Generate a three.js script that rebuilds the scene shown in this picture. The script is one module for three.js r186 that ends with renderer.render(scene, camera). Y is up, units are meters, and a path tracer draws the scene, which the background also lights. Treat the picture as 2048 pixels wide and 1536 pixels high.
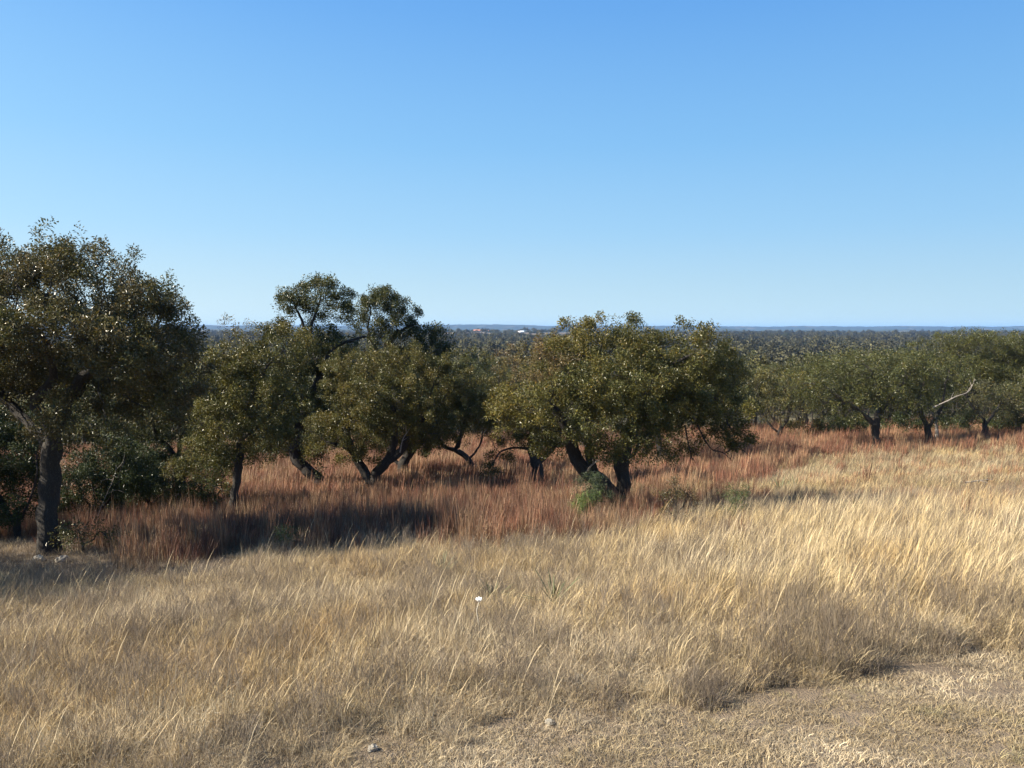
import * as THREE from 'three';
import { mergeGeometries } from 'three/addons/utils/BufferGeometryUtils.js';
import { createNoise2D, createNoise3D } from 'simplex-noise';

// ------------------------------------------------------------------ camera, sky, sun, exposure
const scene = new THREE.Scene();
const FOCAL = 1540, EYE = 3.5, PITCH = Math.atan((768 - 659) / FOCAL);
const camera = new THREE.PerspectiveCamera(2 * Math.atan(768 / FOCAL) * 180 / Math.PI, 4 / 3, 0.1, 40000);
camera.position.set(0, EYE, 0);
camera.rotation.x = -PITCH;

const EXPOSURE = 2.8;
const SUN_EL = 38 * Math.PI / 180, SUN_BACK = -9 * Math.PI / 180;   // winter sun on the left, a little ahead of the viewer
const sunDir = new THREE.Vector3(-Math.cos(SUN_EL) * Math.cos(SUN_BACK), Math.sin(SUN_EL), Math.cos(SUN_EL) * Math.sin(SUN_BACK));
const sun = new THREE.DirectionalLight(new THREE.Color(1, 0.9, 0.74), 5);
sun.position.copy(sunDir).multiplyScalar(120); sun.target.position.set(0, 0, -30);
sun.castShadow = true; sun.shadow.mapSize.set(4096, 4096);
Object.assign(sun.shadow.camera, { left: -70, right: 70, top: 60, bottom: -60, near: 1, far: 320 });
scene.add(sun, sun.target);

{ // clear winter sky: pale at the horizon, deepening upwards, brighter round the sun
  const W = 512, H = 256, data = new Float32Array(W * H * 4);
  const stops = [[0, [0.62, 0.83, 0.92]], [3, [0.50, 0.74, 0.90]], [7, [0.355, 0.645, 0.93]], [13, [0.235, 0.53, 0.90]], [22, [0.135, 0.385, 0.83]], [40, [0.075, 0.25, 0.66]], [90, [0.045, 0.16, 0.48]]];
  for (let r = 0; r < H; r++) {
    const el = ((r + 0.5) / H - 0.5) * Math.PI, deg = Math.max(0, el * 180 / Math.PI);
    let k = 0; while (k < stops.length - 2 && deg > stops[k + 1][0]) k++;
    const t = Math.min(1, Math.max(0, (deg - stops[k][0]) / (stops[k + 1][0] - stops[k][0])));
    for (let c = 0; c < W; c++) {
      const az = ((c + 0.5) / W - 0.5) * 2 * Math.PI, x = Math.cos(az) * Math.cos(el), z = Math.sin(az) * Math.cos(el);
      const cs = x * sunDir.x + Math.sin(el) * sunDir.y + z * sunDir.z, u = cs * 0.5 + 0.5;
      const glow = 0.86 + 0.30 * u + 0.5 * Math.pow(u, 8);
      for (let q = 0; q < 3; q++) {
        const v = stops[k][1][q] * (1 - t) + stops[k + 1][1][q] * t;
        data[(r * W + c) * 4 + q] = v * Math.pow(glow, [1.7, 1.05, 0.6][q]) / EXPOSURE;
      }
      data[(r * W + c) * 4 + 3] = 1;
    }
  }
  const sky = new THREE.DataTexture(data, W, H, THREE.RGBAFormat, THREE.FloatType);
  sky.mapping = THREE.EquirectangularReflectionMapping; sky.magFilter = THREE.LinearFilter; sky.needsUpdate = true;
  scene.background = sky; scene.environment = sky;
}
scene.fog = new THREE.FogExp2(new THREE.Color(0.24, 0.5, 1.0), 6.2e-5);

const renderer = new THREE.WebGLRenderer({ antialias: true });
renderer.toneMapping = THREE.LinearToneMapping;
renderer.toneMappingExposure = EXPOSURE;
renderer.shadowMap.enabled = true;

// ------------------------------------------------------------------ helpers
const rngOf = (s) => () => { s = (s + 0x6d2b79f5) | 0; let t = Math.imul(s ^ (s >>> 15), 1 | s); t = (t + Math.imul(t ^ (t >>> 7), 61 | t)) ^ t; return ((t ^ (t >>> 14)) >>> 0) / 4294967296; };
const n2 = createNoise2D(rngOf(11)), n3 = createNoise3D(rngOf(12)), n2b = createNoise2D(rngOf(13)), n2c = createNoise2D(rngOf(14));
const clamp = (v, a, b) => Math.min(b, Math.max(a, v)), mixN = (a, b, t) => a + (b - a) * t;
const sstep = (a, b, v) => { const t = clamp((v - a) / (b - a), 0, 1); return t * t * (3 - 2 * t); };
const V = (x, y, z) => new THREE.Vector3(x, y, z);
const lerpTable = (tab, v) => { if (v <= tab[0][0]) return tab[0][1]; for (let i = 1; i < tab.length; i++) if (v <= tab[i][0]) { const [a, p] = tab[i - 1], [b, q] = tab[i]; return p + (q - p) * (v - a) / (b - a); } return tab[tab.length - 1][1]; };
const fbm = (x, y) => 0.55 * n2(x, y) + 0.3 * n2b(x * 2.1, y * 2.1) + 0.15 * n2c(x * 4.3, y * 4.3);

const used = {};
function numbered(name) { const k = used[name] = (used[name] ?? -1) + 1; return k ? name + '_' + String(k).padStart(3, '0') : name; }
function tag(o, label, category, group, kind) { o.userData.label = label; o.userData.category = category; if (group) o.userData.group = group; if (kind) o.userData.kind = kind; return o; }
function mesh(name, geo, mat, parent) { const m = new THREE.Mesh(geo, mat); m.name = name; m.castShadow = m.receiveShadow = true; parent.add(m); return m; }
function top(name, x, y, z) { const g = new THREE.Group(); g.name = numbered(name); g.position.set(x, y, z); scene.add(g); return g; }

// ------------------------------------------------------------------ the lie of the land
// how far the ground lies below the eye, by distance out from the viewer; it also tilts down to the left
const DROP = [[-60, 1.2], [-20, 2.7], [0, 3.1], [4, 3.36], [6, 3.57], [8, 3.85], [12, 4.35], [15, 4.68], [18.8, 5.13], [24, 5.98], [28, 6.52], [34, 7.2], [40, 7.62], [46, 7.92], [54, 8.35], [62, 9.0], [80, 11.6], [110, 15.0], [160, 18.6], [260, 21.3], [500, 22.6], [1000, 22.5], [1500, 21], [2150, 20], [2600, 24], [3400, 40], [14000, 60]];
const tangents = DROP.map((p, i) => { const a = DROP[Math.max(0, i - 1)], b = DROP[Math.min(DROP.length - 1, i + 1)]; return (b[1] - a[1]) / (b[0] - a[0]); });
function dropAt(d) {
  if (d <= DROP[0][0]) return DROP[0][1];
  for (let i = 1; i < DROP.length; i++) if (d <= DROP[i][0]) {
    const [a, p] = DROP[i - 1], [b, q] = DROP[i], h = b - a, t = (d - a) / h, t2 = t * t, t3 = t2 * t;
    return p * (2 * t3 - 3 * t2 + 1) + h * tangents[i - 1] * (t3 - 2 * t2 + t) + q * (3 * t2 - 2 * t3) + h * tangents[i] * (t3 - t2);
  }
  return DROP[DROP.length - 1][1];
}
const knoll = (x, d) => 9 * sstep(1500, 2150, d) * (1 - sstep(2400, 3000, d)) * sstep(-330, -200, x) * (1 - sstep(170, 330, x));
function groundY(x, z) {
  const d = -z;
  let y = EYE - dropAt(d) + 0.032 * clamp(x, -45, 45) * (1 - sstep(60, 160, d));
  y += 0.10 * fbm(x * 0.09, z * 0.09) * (1 - sstep(200, 400, d)) + 0.02 * n2(x * 0.6, z * 0.6) * (1 - sstep(30, 60, d));
  if (d > 120) y += sstep(120, 400, d) * 2.2 * fbm(x * 0.004 + 3, z * 0.004) + sstep(700, 1500, d) * 4.5 * fbm(x * 0.0016 + 3, z * 0.0016);
  return y + knoll(x, d);
}
const cP = Math.cos(PITCH), sP = Math.sin(PITCH);
function at(px, py, d) { const u = (px - 1024) / FOCAL, v = (768 - py) / FOCAL, w = cP + v * sP; return V(u * d / w, EYE + (v * cP - sP) / w * d, -d); }
function groundHit(px, py) {
  let lo = 3, hi = 3;
  for (let d = 3; d < 3000; d *= 1.01) { const p = at(px, py, d); if (p.y < groundY(p.x, p.z)) { hi = d; break; } lo = d; hi = d; }
  for (let i = 0; i < 24; i++) { const m = (lo + hi) / 2, p = at(px, py, m); if (p.y < groundY(p.x, p.z)) hi = m; else lo = m; }
  const p = at(px, py, hi); p.y = groundY(p.x, p.z); return p;
}

// ------------------------------------------------------------------ textures and materials
function noiseTexture(size, fn, srgb) {
  const data = new Uint8Array(size * size * 4);
  for (let y = 0; y < size; y++) for (let x = 0; x < size; x++) { const c = fn(x / size, y / size); for (let k = 0; k < 3; k++) data[(y * size + x) * 4 + k] = clamp(c[k] * 255, 0, 255); data[(y * size + x) * 4 + 3] = 255; }
  const t = new THREE.DataTexture(data, size, size); t.wrapS = t.wrapT = THREE.RepeatWrapping; t.magFilter = THREE.LinearFilter; t.minFilter = THREE.LinearMipmapLinearFilter; t.generateMipmaps = true;
  if (srgb) t.colorSpace = THREE.SRGBColorSpace; t.needsUpdate = true; return t;
}
const tn = (u, v, f, s = 0) => { const a = u * 2 * Math.PI, b = v * 2 * Math.PI, r = f / (2 * Math.PI); return 0.5 * (n3(Math.cos(a) * r + s, Math.sin(a) * r, Math.cos(b) * r) + n3(Math.sin(b) * r + s + 9, Math.cos(a) * r + 4, Math.sin(a) * r - 7)); };
const soilTex = noiseTexture(512, (u, v) => { const n = 0.5 * tn(u, v, 9) + 0.5 * tn(u, v, 40, 5) + 0.6 * tn(u, v, 110, 8), k = 0.62 + 0.26 * n, w = tn(u, v, 60, 20) > 0.42 ? 0.18 : 0; return [k + w, k * 0.96 + w, k * 0.9 + w]; });
const soilBump = noiseTexture(512, (u, v) => { const n = 0.5 + 0.25 * tn(u, v, 40, 5) + 0.3 * tn(u, v, 110, 8); return [n, n, n]; });
const barkTex = noiseTexture(256, (u, v) => { const r = Math.abs(tn(u * 1, v, 26, 3)) * 1.2 + 0.3 * tn(u, v, 60, 1), l = tn(u, v, 14, 31) > 0.36 ? 0.28 : 0; const k = 0.36 + 0.45 * clamp(r, 0, 1) + l; return [k, k * 0.97, k * 0.93]; });
const barkBump = noiseTexture(256, (u, v) => { const r = clamp(Math.abs(tn(u, v, 26, 3)) * 1.6 + 0.2 * tn(u, v, 60, 1), 0, 1); return [r, r, r]; });
const col = (r, g, b) => new THREE.Color().setRGB(r, g, b);
const M = {
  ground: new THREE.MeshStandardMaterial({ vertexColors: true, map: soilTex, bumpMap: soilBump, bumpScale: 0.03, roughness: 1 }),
  hills: new THREE.MeshStandardMaterial({ vertexColors: true, roughness: 1 }),
  bark: new THREE.MeshStandardMaterial({ color: col(0.082, 0.073, 0.064), map: barkTex, bumpMap: barkBump, bumpScale: 0.02, roughness: 0.95 }),
  deadwood: new THREE.MeshStandardMaterial({ color: col(0.52, 0.47, 0.42), map: barkTex, bumpMap: barkBump, bumpScale: 0.006, roughness: 0.9 }),
  leaf: new THREE.MeshPhysicalMaterial({ vertexColors: true, roughness: 0.9, specularIntensity: 0.3, transmission: 0.3, thickness: 0, clearcoat: 0.5, clearcoatRoughness: 0.24, side: THREE.DoubleSide }),
  needle: new THREE.MeshPhysicalMaterial({ vertexColors: true, roughness: 0.95, transmission: 0.2, thickness: 0, side: THREE.DoubleSide }),
  grass: new THREE.MeshPhysicalMaterial({ vertexColors: true, roughness: 0.9, transmission: 0.3, thickness: 0, side: THREE.DoubleSide }),
  farLeaf: new THREE.MeshStandardMaterial({ vertexColors: true, roughness: 0.9, side: THREE.DoubleSide }),
  stone: new THREE.MeshStandardMaterial({ color: col(0.62, 0.58, 0.5), map: soilTex, bumpMap: soilBump, bumpScale: 0.01, roughness: 0.95 }),
  yucca: new THREE.MeshStandardMaterial({ color: col(0.085, 0.1, 0.035), roughness: 0.6, side: THREE.DoubleSide }),
  yuccaDry: new THREE.MeshStandardMaterial({ color: col(0.28, 0.22, 0.13), roughness: 0.8, side: THREE.DoubleSide }),
  stalk: new THREE.MeshStandardMaterial({ color: col(0.6, 0.54, 0.42), roughness: 0.9 }),
  petal: new THREE.MeshStandardMaterial({ color: col(0.85, 0.84, 0.8), roughness: 0.8, side: THREE.DoubleSide }),
  pod: new THREE.MeshStandardMaterial({ color: col(0.06, 0.05, 0.03), roughness: 0.8 }),
  plaster: new THREE.MeshStandardMaterial({ color: col(0.6, 0.5, 0.42), roughness: 0.9 }),
  whiteWall: new THREE.MeshStandardMaterial({ color: col(0.75, 0.73, 0.7), roughness: 0.8 }),
  tileRoof: new THREE.MeshStandardMaterial({ color: col(0.4, 0.17, 0.1), roughness: 0.9 }),
  tinRoof: new THREE.MeshStandardMaterial({ color: col(0.66, 0.68, 0.7), roughness: 0.5, metalness: 0.3 }),
  darkDoor: new THREE.MeshStandardMaterial({ color: col(0.08, 0.06, 0.05), roughness: 0.7 }),
};

// ------------------------------------------------------------------ ground and hills
{
  const line = (near, step, far, grow) => { const a = [0]; let s = step; while (a[a.length - 1] < far) { if (a[a.length - 1] > near) s *= grow; a.push(a[a.length - 1] + s); } return a; };
  const px = line(30, 0.8, 13000, 1.11), xs = [...px.slice(1).reverse().map((v) => -v), ...px];
  const zs = [...line(10, 1.6, 50, 1.1).slice(1).reverse().map((v) => v), ...line(62, 0.8, 13500, 1.075).map((v) => -v)];
  const pos = [], uv = [], color = [], idx = [], nx = xs.length;
  for (const z of zs) for (const x of xs) {
    pos.push(x, groundY(x, z), z); uv.push(x / 1.7, z / 1.7);
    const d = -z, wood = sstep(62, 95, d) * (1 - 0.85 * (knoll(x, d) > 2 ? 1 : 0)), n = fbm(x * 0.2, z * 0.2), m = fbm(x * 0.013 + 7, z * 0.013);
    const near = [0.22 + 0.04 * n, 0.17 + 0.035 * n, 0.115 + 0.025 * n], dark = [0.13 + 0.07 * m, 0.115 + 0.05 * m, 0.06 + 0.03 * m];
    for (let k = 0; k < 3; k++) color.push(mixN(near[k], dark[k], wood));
  }
  for (let j = 0; j < zs.length - 1; j++) for (let i = 0; i < nx - 1; i++) { const a = j * nx + i; idx.push(a, a + nx, a + 1, a + 1, a + nx, a + nx + 1); }
  let g = new THREE.BufferGeometry();
  g.setAttribute('position', new THREE.Float32BufferAttribute(pos, 3)); g.setAttribute('uv', new THREE.Float32BufferAttribute(uv, 2)); g.setAttribute('color', new THREE.Float32BufferAttribute(color, 3));
  // wind so that faces look up
  for (let k = 0; k < idx.length; k += 3) { const a = idx[k] * 3, b = idx[k + 1] * 3, c = idx[k + 2] * 3; const cr = (pos[b + 2] - pos[a + 2]) * (pos[c] - pos[a]) - (pos[b] - pos[a]) * (pos[c + 2] - pos[a + 2]); if (cr < 0) { const t = idx[k + 1]; idx[k + 1] = idx[k + 2]; idx[k + 2] = t; } }
  g.setIndex(idx); g.computeVertexNormals();
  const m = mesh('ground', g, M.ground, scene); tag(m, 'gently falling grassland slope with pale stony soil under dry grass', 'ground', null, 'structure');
}
function hillRange(name, label, d0, d1, rows, topOf, seed) {
  const pos = [], color = [], idx = [], cols = 420, half = 0.85 * d1;
  for (let j = 0; j <= rows; j++) for (let i = 0; i <= cols; i++) {
    const t = j / rows, d = mixN(d0, d1, t), x = (i / cols * 2 - 1) * half, u = x / d;
    const ridge = topOf(u) + 9 * fbm(u * 7 + seed, seed) + 4 * fbm(u * 31, seed * 2), shape = Math.sin(Math.PI * Math.min(1, t * 1.05)) ** 0.8;
    const y = EYE - 75 + (ridge + 75) * shape + (t > 0.05 ? 2.2 * n2(x * 0.03, d * 0.03) + 5 * n2b(x * 0.004, d * 0.004) * shape : 0);
    pos.push(x, y, -d);
    const f = fbm(x * 0.0022 + seed, d * 0.003) + 0.5 * n2(x * 0.012, d * 0.012), open = sstep(0.5, 0.8, f), k = 1 + 0.3 * n2c(x * 0.05, d * 0.05);
    color.push(mixN(0.022, 0.11, open) * k, mixN(0.032, 0.092, open) * k, mixN(0.015, 0.055, open) * k);
  }
  for (let j = 0; j < rows; j++) for (let i = 0; i < cols; i++) { const a = j * (cols + 1) + i; idx.push(a, a + 1, a + cols + 2, a, a + cols + 2, a + cols + 1); }
  const g = new THREE.BufferGeometry(); g.setAttribute('position', new THREE.Float32BufferAttribute(pos, 3)); g.setAttribute('color', new THREE.Float32BufferAttribute(color, 3)); g.setIndex(idx); g.computeVertexNormals();
  tag(mesh(name, g, M.hills, scene), label, 'hills', null, 'structure');
}
hillRange('near_hills', 'lower wooded hills in blue haze in front of the horizon ridge', 3300, 5200, 26, (u) => lerpTable([[-1, 0], [-0.3, 2], [0, -6], [0.3, -2], [0.5, -4], [1, -8]], u), 3);
hillRange('far_hills', 'long blue hazy ridge of hills along the horizon', 6000, 8600, 30, (u) => lerpTable([[-1, 40], [-0.42, 36], [-0.2, 40], [-0.05, 42], [0.08, 36], [0.25, 30], [0.5, 28], [1, 30]], u), 8);

// ------------------------------------------------------------------ leaf sprays and grass tufts (shared geometries)
function pack(pos, color, idx) {
  const g = new THREE.BufferGeometry(); g.setAttribute('position', new THREE.Float32BufferAttribute(pos, 3)); g.setAttribute('color', new THREE.Float32BufferAttribute(color, 3)); g.setIndex(idx); g.computeVertexNormals(); return g;
}
function spray(seed, leaves, len, leafL, leafW, spreadR, twig = true) {   // a twig along +y with small folded leaves all round
  const r = rngOf(seed), pos = [], color = [], idx = [];
  const a = V(), b = V(), n = V();
  for (let i = 0; i < leaves; i++) {
    const t = (i + r()) / leaves, az = i * 2.4 + r() * 1.2, out = 0.25 + r() * 0.9;
    const px = Math.cos(az) * spreadR * (0.15 + 0.85 * r()) * (0.4 + 0.6 * Math.sin(Math.PI * Math.min(1, t + 0.15))), pz = Math.sin(az) * spreadR * (0.15 + 0.85 * r()), py = t * len;
    a.set(Math.cos(az) * out, 0.55 - r() * 0.7, Math.sin(az) * out).normalize();
    b.set(r() - 0.5, r() - 0.5, r() - 0.5).cross(a).normalize(); n.crossVectors(a, b);
    const L = leafL * (0.7 + 0.6 * r()), W = leafW * (0.7 + 0.6 * r()), f = W * 0.3, s = pos.length / 3;
    const put = (al, bl, nl) => pos.push(px + a.x * al + b.x * bl + n.x * nl, py + a.y * al + b.y * bl + n.y * nl, pz + a.z * al + b.z * bl + n.z * nl);
    put(0, 0, 0); put(L * 0.5, W / 2, f); put(L, 0, -f * 0.6); put(L * 0.5, -W / 2, f);
    idx.push(s, s + 2, s + 1, s, s + 3, s + 2);
    const k = 0.72 + 0.56 * r(), q = r(), c = q < 0.05 ? [1.8, 1.25, 0.75] : q < 0.2 ? [1.35, 1.2, 0.8] : [1, 1, 1];
    for (let v = 0; v < 4; v++) color.push(c[0] * k, c[1] * k, c[2] * k);
  }
  if (twig) { const s = pos.length / 3, w = leafW * 0.1; pos.push(-w, -len * 0.2, 0, w, -len * 0.2, 0, 0, len * 0.9, 0, 0, -len * 0.2, -w, 0, -len * 0.2, w, 0, len * 0.9, 0.001); idx.push(s, s + 1, s + 2, s + 3, s + 4, s + 5); for (let v = 0; v < 6; v++) color.push(1.5, 1.1, 1.0); }
  return pack(pos, color, idx);
}
const oakSprays = [spray(1, 20, 0.24, 0.066, 0.031, 0.11), spray(2, 22, 0.22, 0.062, 0.030, 0.12), spray(3, 18, 0.28, 0.070, 0.030, 0.10)];
const midSprays = [spray(4, 18, 0.38, 0.11, 0.055, 0.20), spray(5, 18, 0.36, 0.10, 0.052, 0.22)];
const needleSprays = [spray(6, 30, 0.26, 0.075, 0.011, 0.06), spray(7, 30, 0.24, 0.08, 0.012, 0.07)];

function tuft(seed, o) {   // a tuft of narrow ribbons; o: n, h, w, lean, wind, spread, head, curl
  const r = rngOf(seed), pos = [], color = [], idx = [];
  for (let i = 0; i < o.n; i++) {
    const az = r() * 6.283, rr = Math.sqrt(r()) * o.spread, h = o.h * (0.45 + 0.55 * r()) * (r() < 0.12 ? 1.25 : 1), w = o.w * (0.7 + 0.6 * r());
    const la = r() * 6.283, lean = o.lean * (0.2 + r()), wx = o.wind * (0.5 + 0.8 * r());
    const lx = Math.cos(la) * lean + wx, lz = Math.sin(la) * lean + wx * 0.1, ta = r() * 6.283, tw = r() * 1.2;
    const ts = [0, 0.38, 0.72, 1], s = pos.length / 3, cr = (o.curl ?? 0) * (r() - 0.3);
    for (let k = 0; k < 4; k++) {
      const t = ts[k], cx = Math.cos(az) * rr + lx * h * (0.35 * t + 0.65 * t * t), cz = Math.sin(az) * rr + lz * h * (0.35 * t + 0.65 * t * t);
      const dl = Math.hypot(lx, lz), cy = h * t * (1 - 0.28 * Math.min(1, dl) * t * t - cr * t * t), a = ta + tw * t;
      const ww = w * [1, 0.9, o.head ? 0.7 : 0.6, 0][k] * (o.head && k === 2 ? 1.6 : 1) / 2;
      if (k < 3) pos.push(cx + Math.cos(a) * ww, cy, cz + Math.sin(a) * ww, cx - Math.cos(a) * ww, cy, cz - Math.sin(a) * ww); else pos.push(cx, cy, cz);
    }
    idx.push(s, s + 1, s + 2, s + 1, s + 3, s + 2, s + 2, s + 3, s + 4, s + 3, s + 5, s + 4, s + 4, s + 5, s + 6);
    const k = 0.5 + 0.95 * Math.pow(r(), 1.4), warm = r();
    for (let v = 0; v < 7; v++) color.push(k, k * (0.94 + 0.1 * warm), k * (0.86 + 0.24 * warm));
  }
  return pack(pos, color, idx);
}
function weed(seed, o) {   // a fine twiggy dead forb: forking stems with specks of dry leaf
  const r = rngOf(seed), pos = [], color = [], idx = [];
  const stick = (p, d, len, w, depth) => {
    const q = p.clone().addScaledVector(d, len), s = pos.length / 3, a = r() * 6.283, wx = Math.cos(a) * w / 2, wz = Math.sin(a) * w / 2;
    pos.push(p.x + wx, p.y, p.z + wz, p.x - wx, p.y, p.z - wz, q.x + wx * 0.7, q.y, q.z + wz * 0.7, q.x - wx * 0.7, q.y, q.z - wz * 0.7); idx.push(s, s + 1, s + 2, s + 1, s + 3, s + 2);
    const k = 0.65 + 0.6 * r(); for (let v = 0; v < 4; v++) color.push(k, k, k);
    if (depth > 0) for (let i = 0; i < 2 + (r() < 0.5 ? 1 : 0); i++) stick(p.clone().lerp(q, 0.45 + 0.55 * r()), d.clone().add(V(r() - 0.5, r() * 0.5 - 0.1, r() - 0.5).multiplyScalar(1.15)).normalize(), len * (0.5 + 0.35 * r()), w * 0.8, depth - 1);
  };
  for (let i = 0; i < o.n; i++) stick(V((r() - 0.5) * o.spread, 0, (r() - 0.5) * o.spread), V((r() - 0.5) * 0.8, 1, (r() - 0.5) * 0.8).normalize(), o.h * (0.35 + 0.25 * r()), o.w, 3);
  return pack(pos, color, idx);
}
const range = (n, f) => Array.from({ length: n }, (_, i) => f(i));
const tufts = {
  straw: range(6, (i) => tuft(100 + i, { n: 11, h: 0.68, w: 0.0054, lean: 0.34, wind: 0.36, spread: 0.13, head: true })),
  wisp: range(6, (i) => tuft(110 + i, { n: 10, h: 0.56, w: 0.0054, lean: 0.42, wind: 0.14, spread: 0.15, head: true, curl: 0.3 })),
  stalk: range(5, (i) => tuft(120 + i, { n: 3, h: 0.95, w: 0.0066, lean: 0.34, wind: 0.25, spread: 0.16, head: true })),
  thatch: range(6, (i) => tuft(140 + i, { n: 46, h: 0.36, w: 0.0044, lean: 0.75, wind: 0.08, spread: 0.15, curl: 0.5 })),
  mown: range(6, (i) => tuft(160 + i, { n: 30, h: 0.07, w: 0.0048, lean: 1.25, wind: 0.1, spread: 0.085, curl: 0.4 })),
  red: range(5, (i) => tuft(180 + i, { n: 26, h: 0.82, w: 0.0065, lean: 0.2, wind: 0.08, spread: 0.12, head: true })),
  redFar: range(4, (i) => tuft(200 + i, { n: 26, h: 0.82, w: 0.011, lean: 0.2, wind: 0.08, spread: 0.2, head: true })),
  strawFar: range(4, (i) => tuft(220 + i, { n: 26, h: 0.6, w: 0.009, lean: 0.35, wind: 0.22, spread: 0.2, head: true })),
  weed: range(5, (i) => weed(240 + i, { n: 5, h: 0.42, w: 0.0038, spread: 0.18 })),
};

// ------------------------------------------------------------------ oaks: limbs grown towards the foliage they carry
function growTree(r, limbs, attract, o) {
  const N = [];   // x y z parent clump
  const add = (x, y, z, parent, cl) => { N.push({ x, y, z, parent, cl, kids: [], n: 0 }); if (parent >= 0) N[parent].kids.push(N.length - 1); return N.length - 1; };
  const A = attract, near = new Int32Array(A.length).fill(-1), nd = new Float32Array(A.length).fill(1e9), dead = new Uint8Array(A.length);
  const see = (i) => { const p = N[i]; for (let k = 0; k < A.length; k++) if (!dead[k]) { const dx = A[k].x - p.x, dy = A[k].y - p.y, dz = A[k].z - p.z, q = dx * dx + dy * dy + dz * dz; if (q < nd[k]) { nd[k] = q; near[k] = i; } } };
  for (const limb of limbs) {
    let last = -1;
    if (N.length) { let best = 1e9; N.forEach((p, i) => { const q = (p.x - limb[0].x) ** 2 + (p.y - limb[0].y) ** 2 + (p.z - limb[0].z) ** 2; if (q < best) { best = q; last = i; } }); }
    const curve = new THREE.CatmullRomCurve3(limb), L = curve.getLength(), k = Math.max(2, Math.round(L / o.step));
    const lr = o.lr?.[limbs.indexOf(limb)] ?? 0; for (let i = last < 0 ? 0 : 1; i <= k; i++) { const p = curve.getPointAt(i / k); const j = i > 0 && i < k ? 0.05 : 0; last = add(p.x + (r() - 0.5) * j, p.y, p.z + (r() - 0.5) * j, last, -1); N[last].min = lr * (1 - 0.55 * i / k); }
  }
  const y0 = N[0].y + (o.clear ?? 0.8);
  N.forEach((p, i) => { if (p.y > y0) see(i); });
  const kill = o.kill * o.kill;
  for (let it = 0; it < 140; it++) {
    const pull = new Map(); let alive = 0;
    for (let k = 0; k < A.length; k++) if (!dead[k]) {
      const i = near[k]; if (nd[k] < kill) { dead[k] = 1; continue; } alive++;
      const d = Math.sqrt(nd[k]); let e = pull.get(i); if (!e) pull.set(i, e = [0, 0, 0, -1, 1e9]);
      e[0] += (A[k].x - N[i].x) / d; e[1] += (A[k].y - N[i].y) / d; e[2] += (A[k].z - N[i].z) / d; if (nd[k] < e[4]) { e[4] = nd[k]; e[3] = A[k].cl; }
    }
    if (!alive) break;
    const fresh = [];
    for (const [i, e] of pull) {
      if (N[i].n > 3) { continue; }
      let l = Math.hypot(e[0], e[1], e[2]) || 1, dx = e[0] / l + (r() - 0.5) * 0.75, dy = e[1] / l + (r() - 0.5) * 0.75 + 0.02, dz = e[2] / l + (r() - 0.5) * 0.75;
      l = Math.hypot(dx, dy, dz) || 1; N[i].n++;
      fresh.push(add(N[i].x + dx / l * o.step, N[i].y + dy / l * o.step, N[i].z + dz / l * o.step, i, e[3]));
    }
    if (!fresh.length) break;
    fresh.forEach(see);
    if (N.length > o.most) break;
  }
  // pipe model: choose the exponent that gives the trunk its girth
  const leafR = o.tip ?? 0.0045;
  const radii = (p) => { for (let i = N.length - 1; i >= 0; i--) { const q = N[i]; q.r = 0; } for (let i = N.length - 1; i >= 0; i--) { const q = N[i]; q.s = q.kids.length ? q.kids.reduce((a, k) => a + N[k].s, 0) : Math.pow(leafR, p); q.r = Math.pow(q.s, 1 / p); } return N[0].r; };
  let lo = 1.15, hi = 4; for (let i = 0; i < 22; i++) { const m = (lo + hi) / 2; if (radii(m) > o.girth) lo = m; else hi = m; }
  radii(hi);
  for (const q of N) if (q.min) q.r = Math.max(q.r, q.min);
  return N;
}
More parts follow.
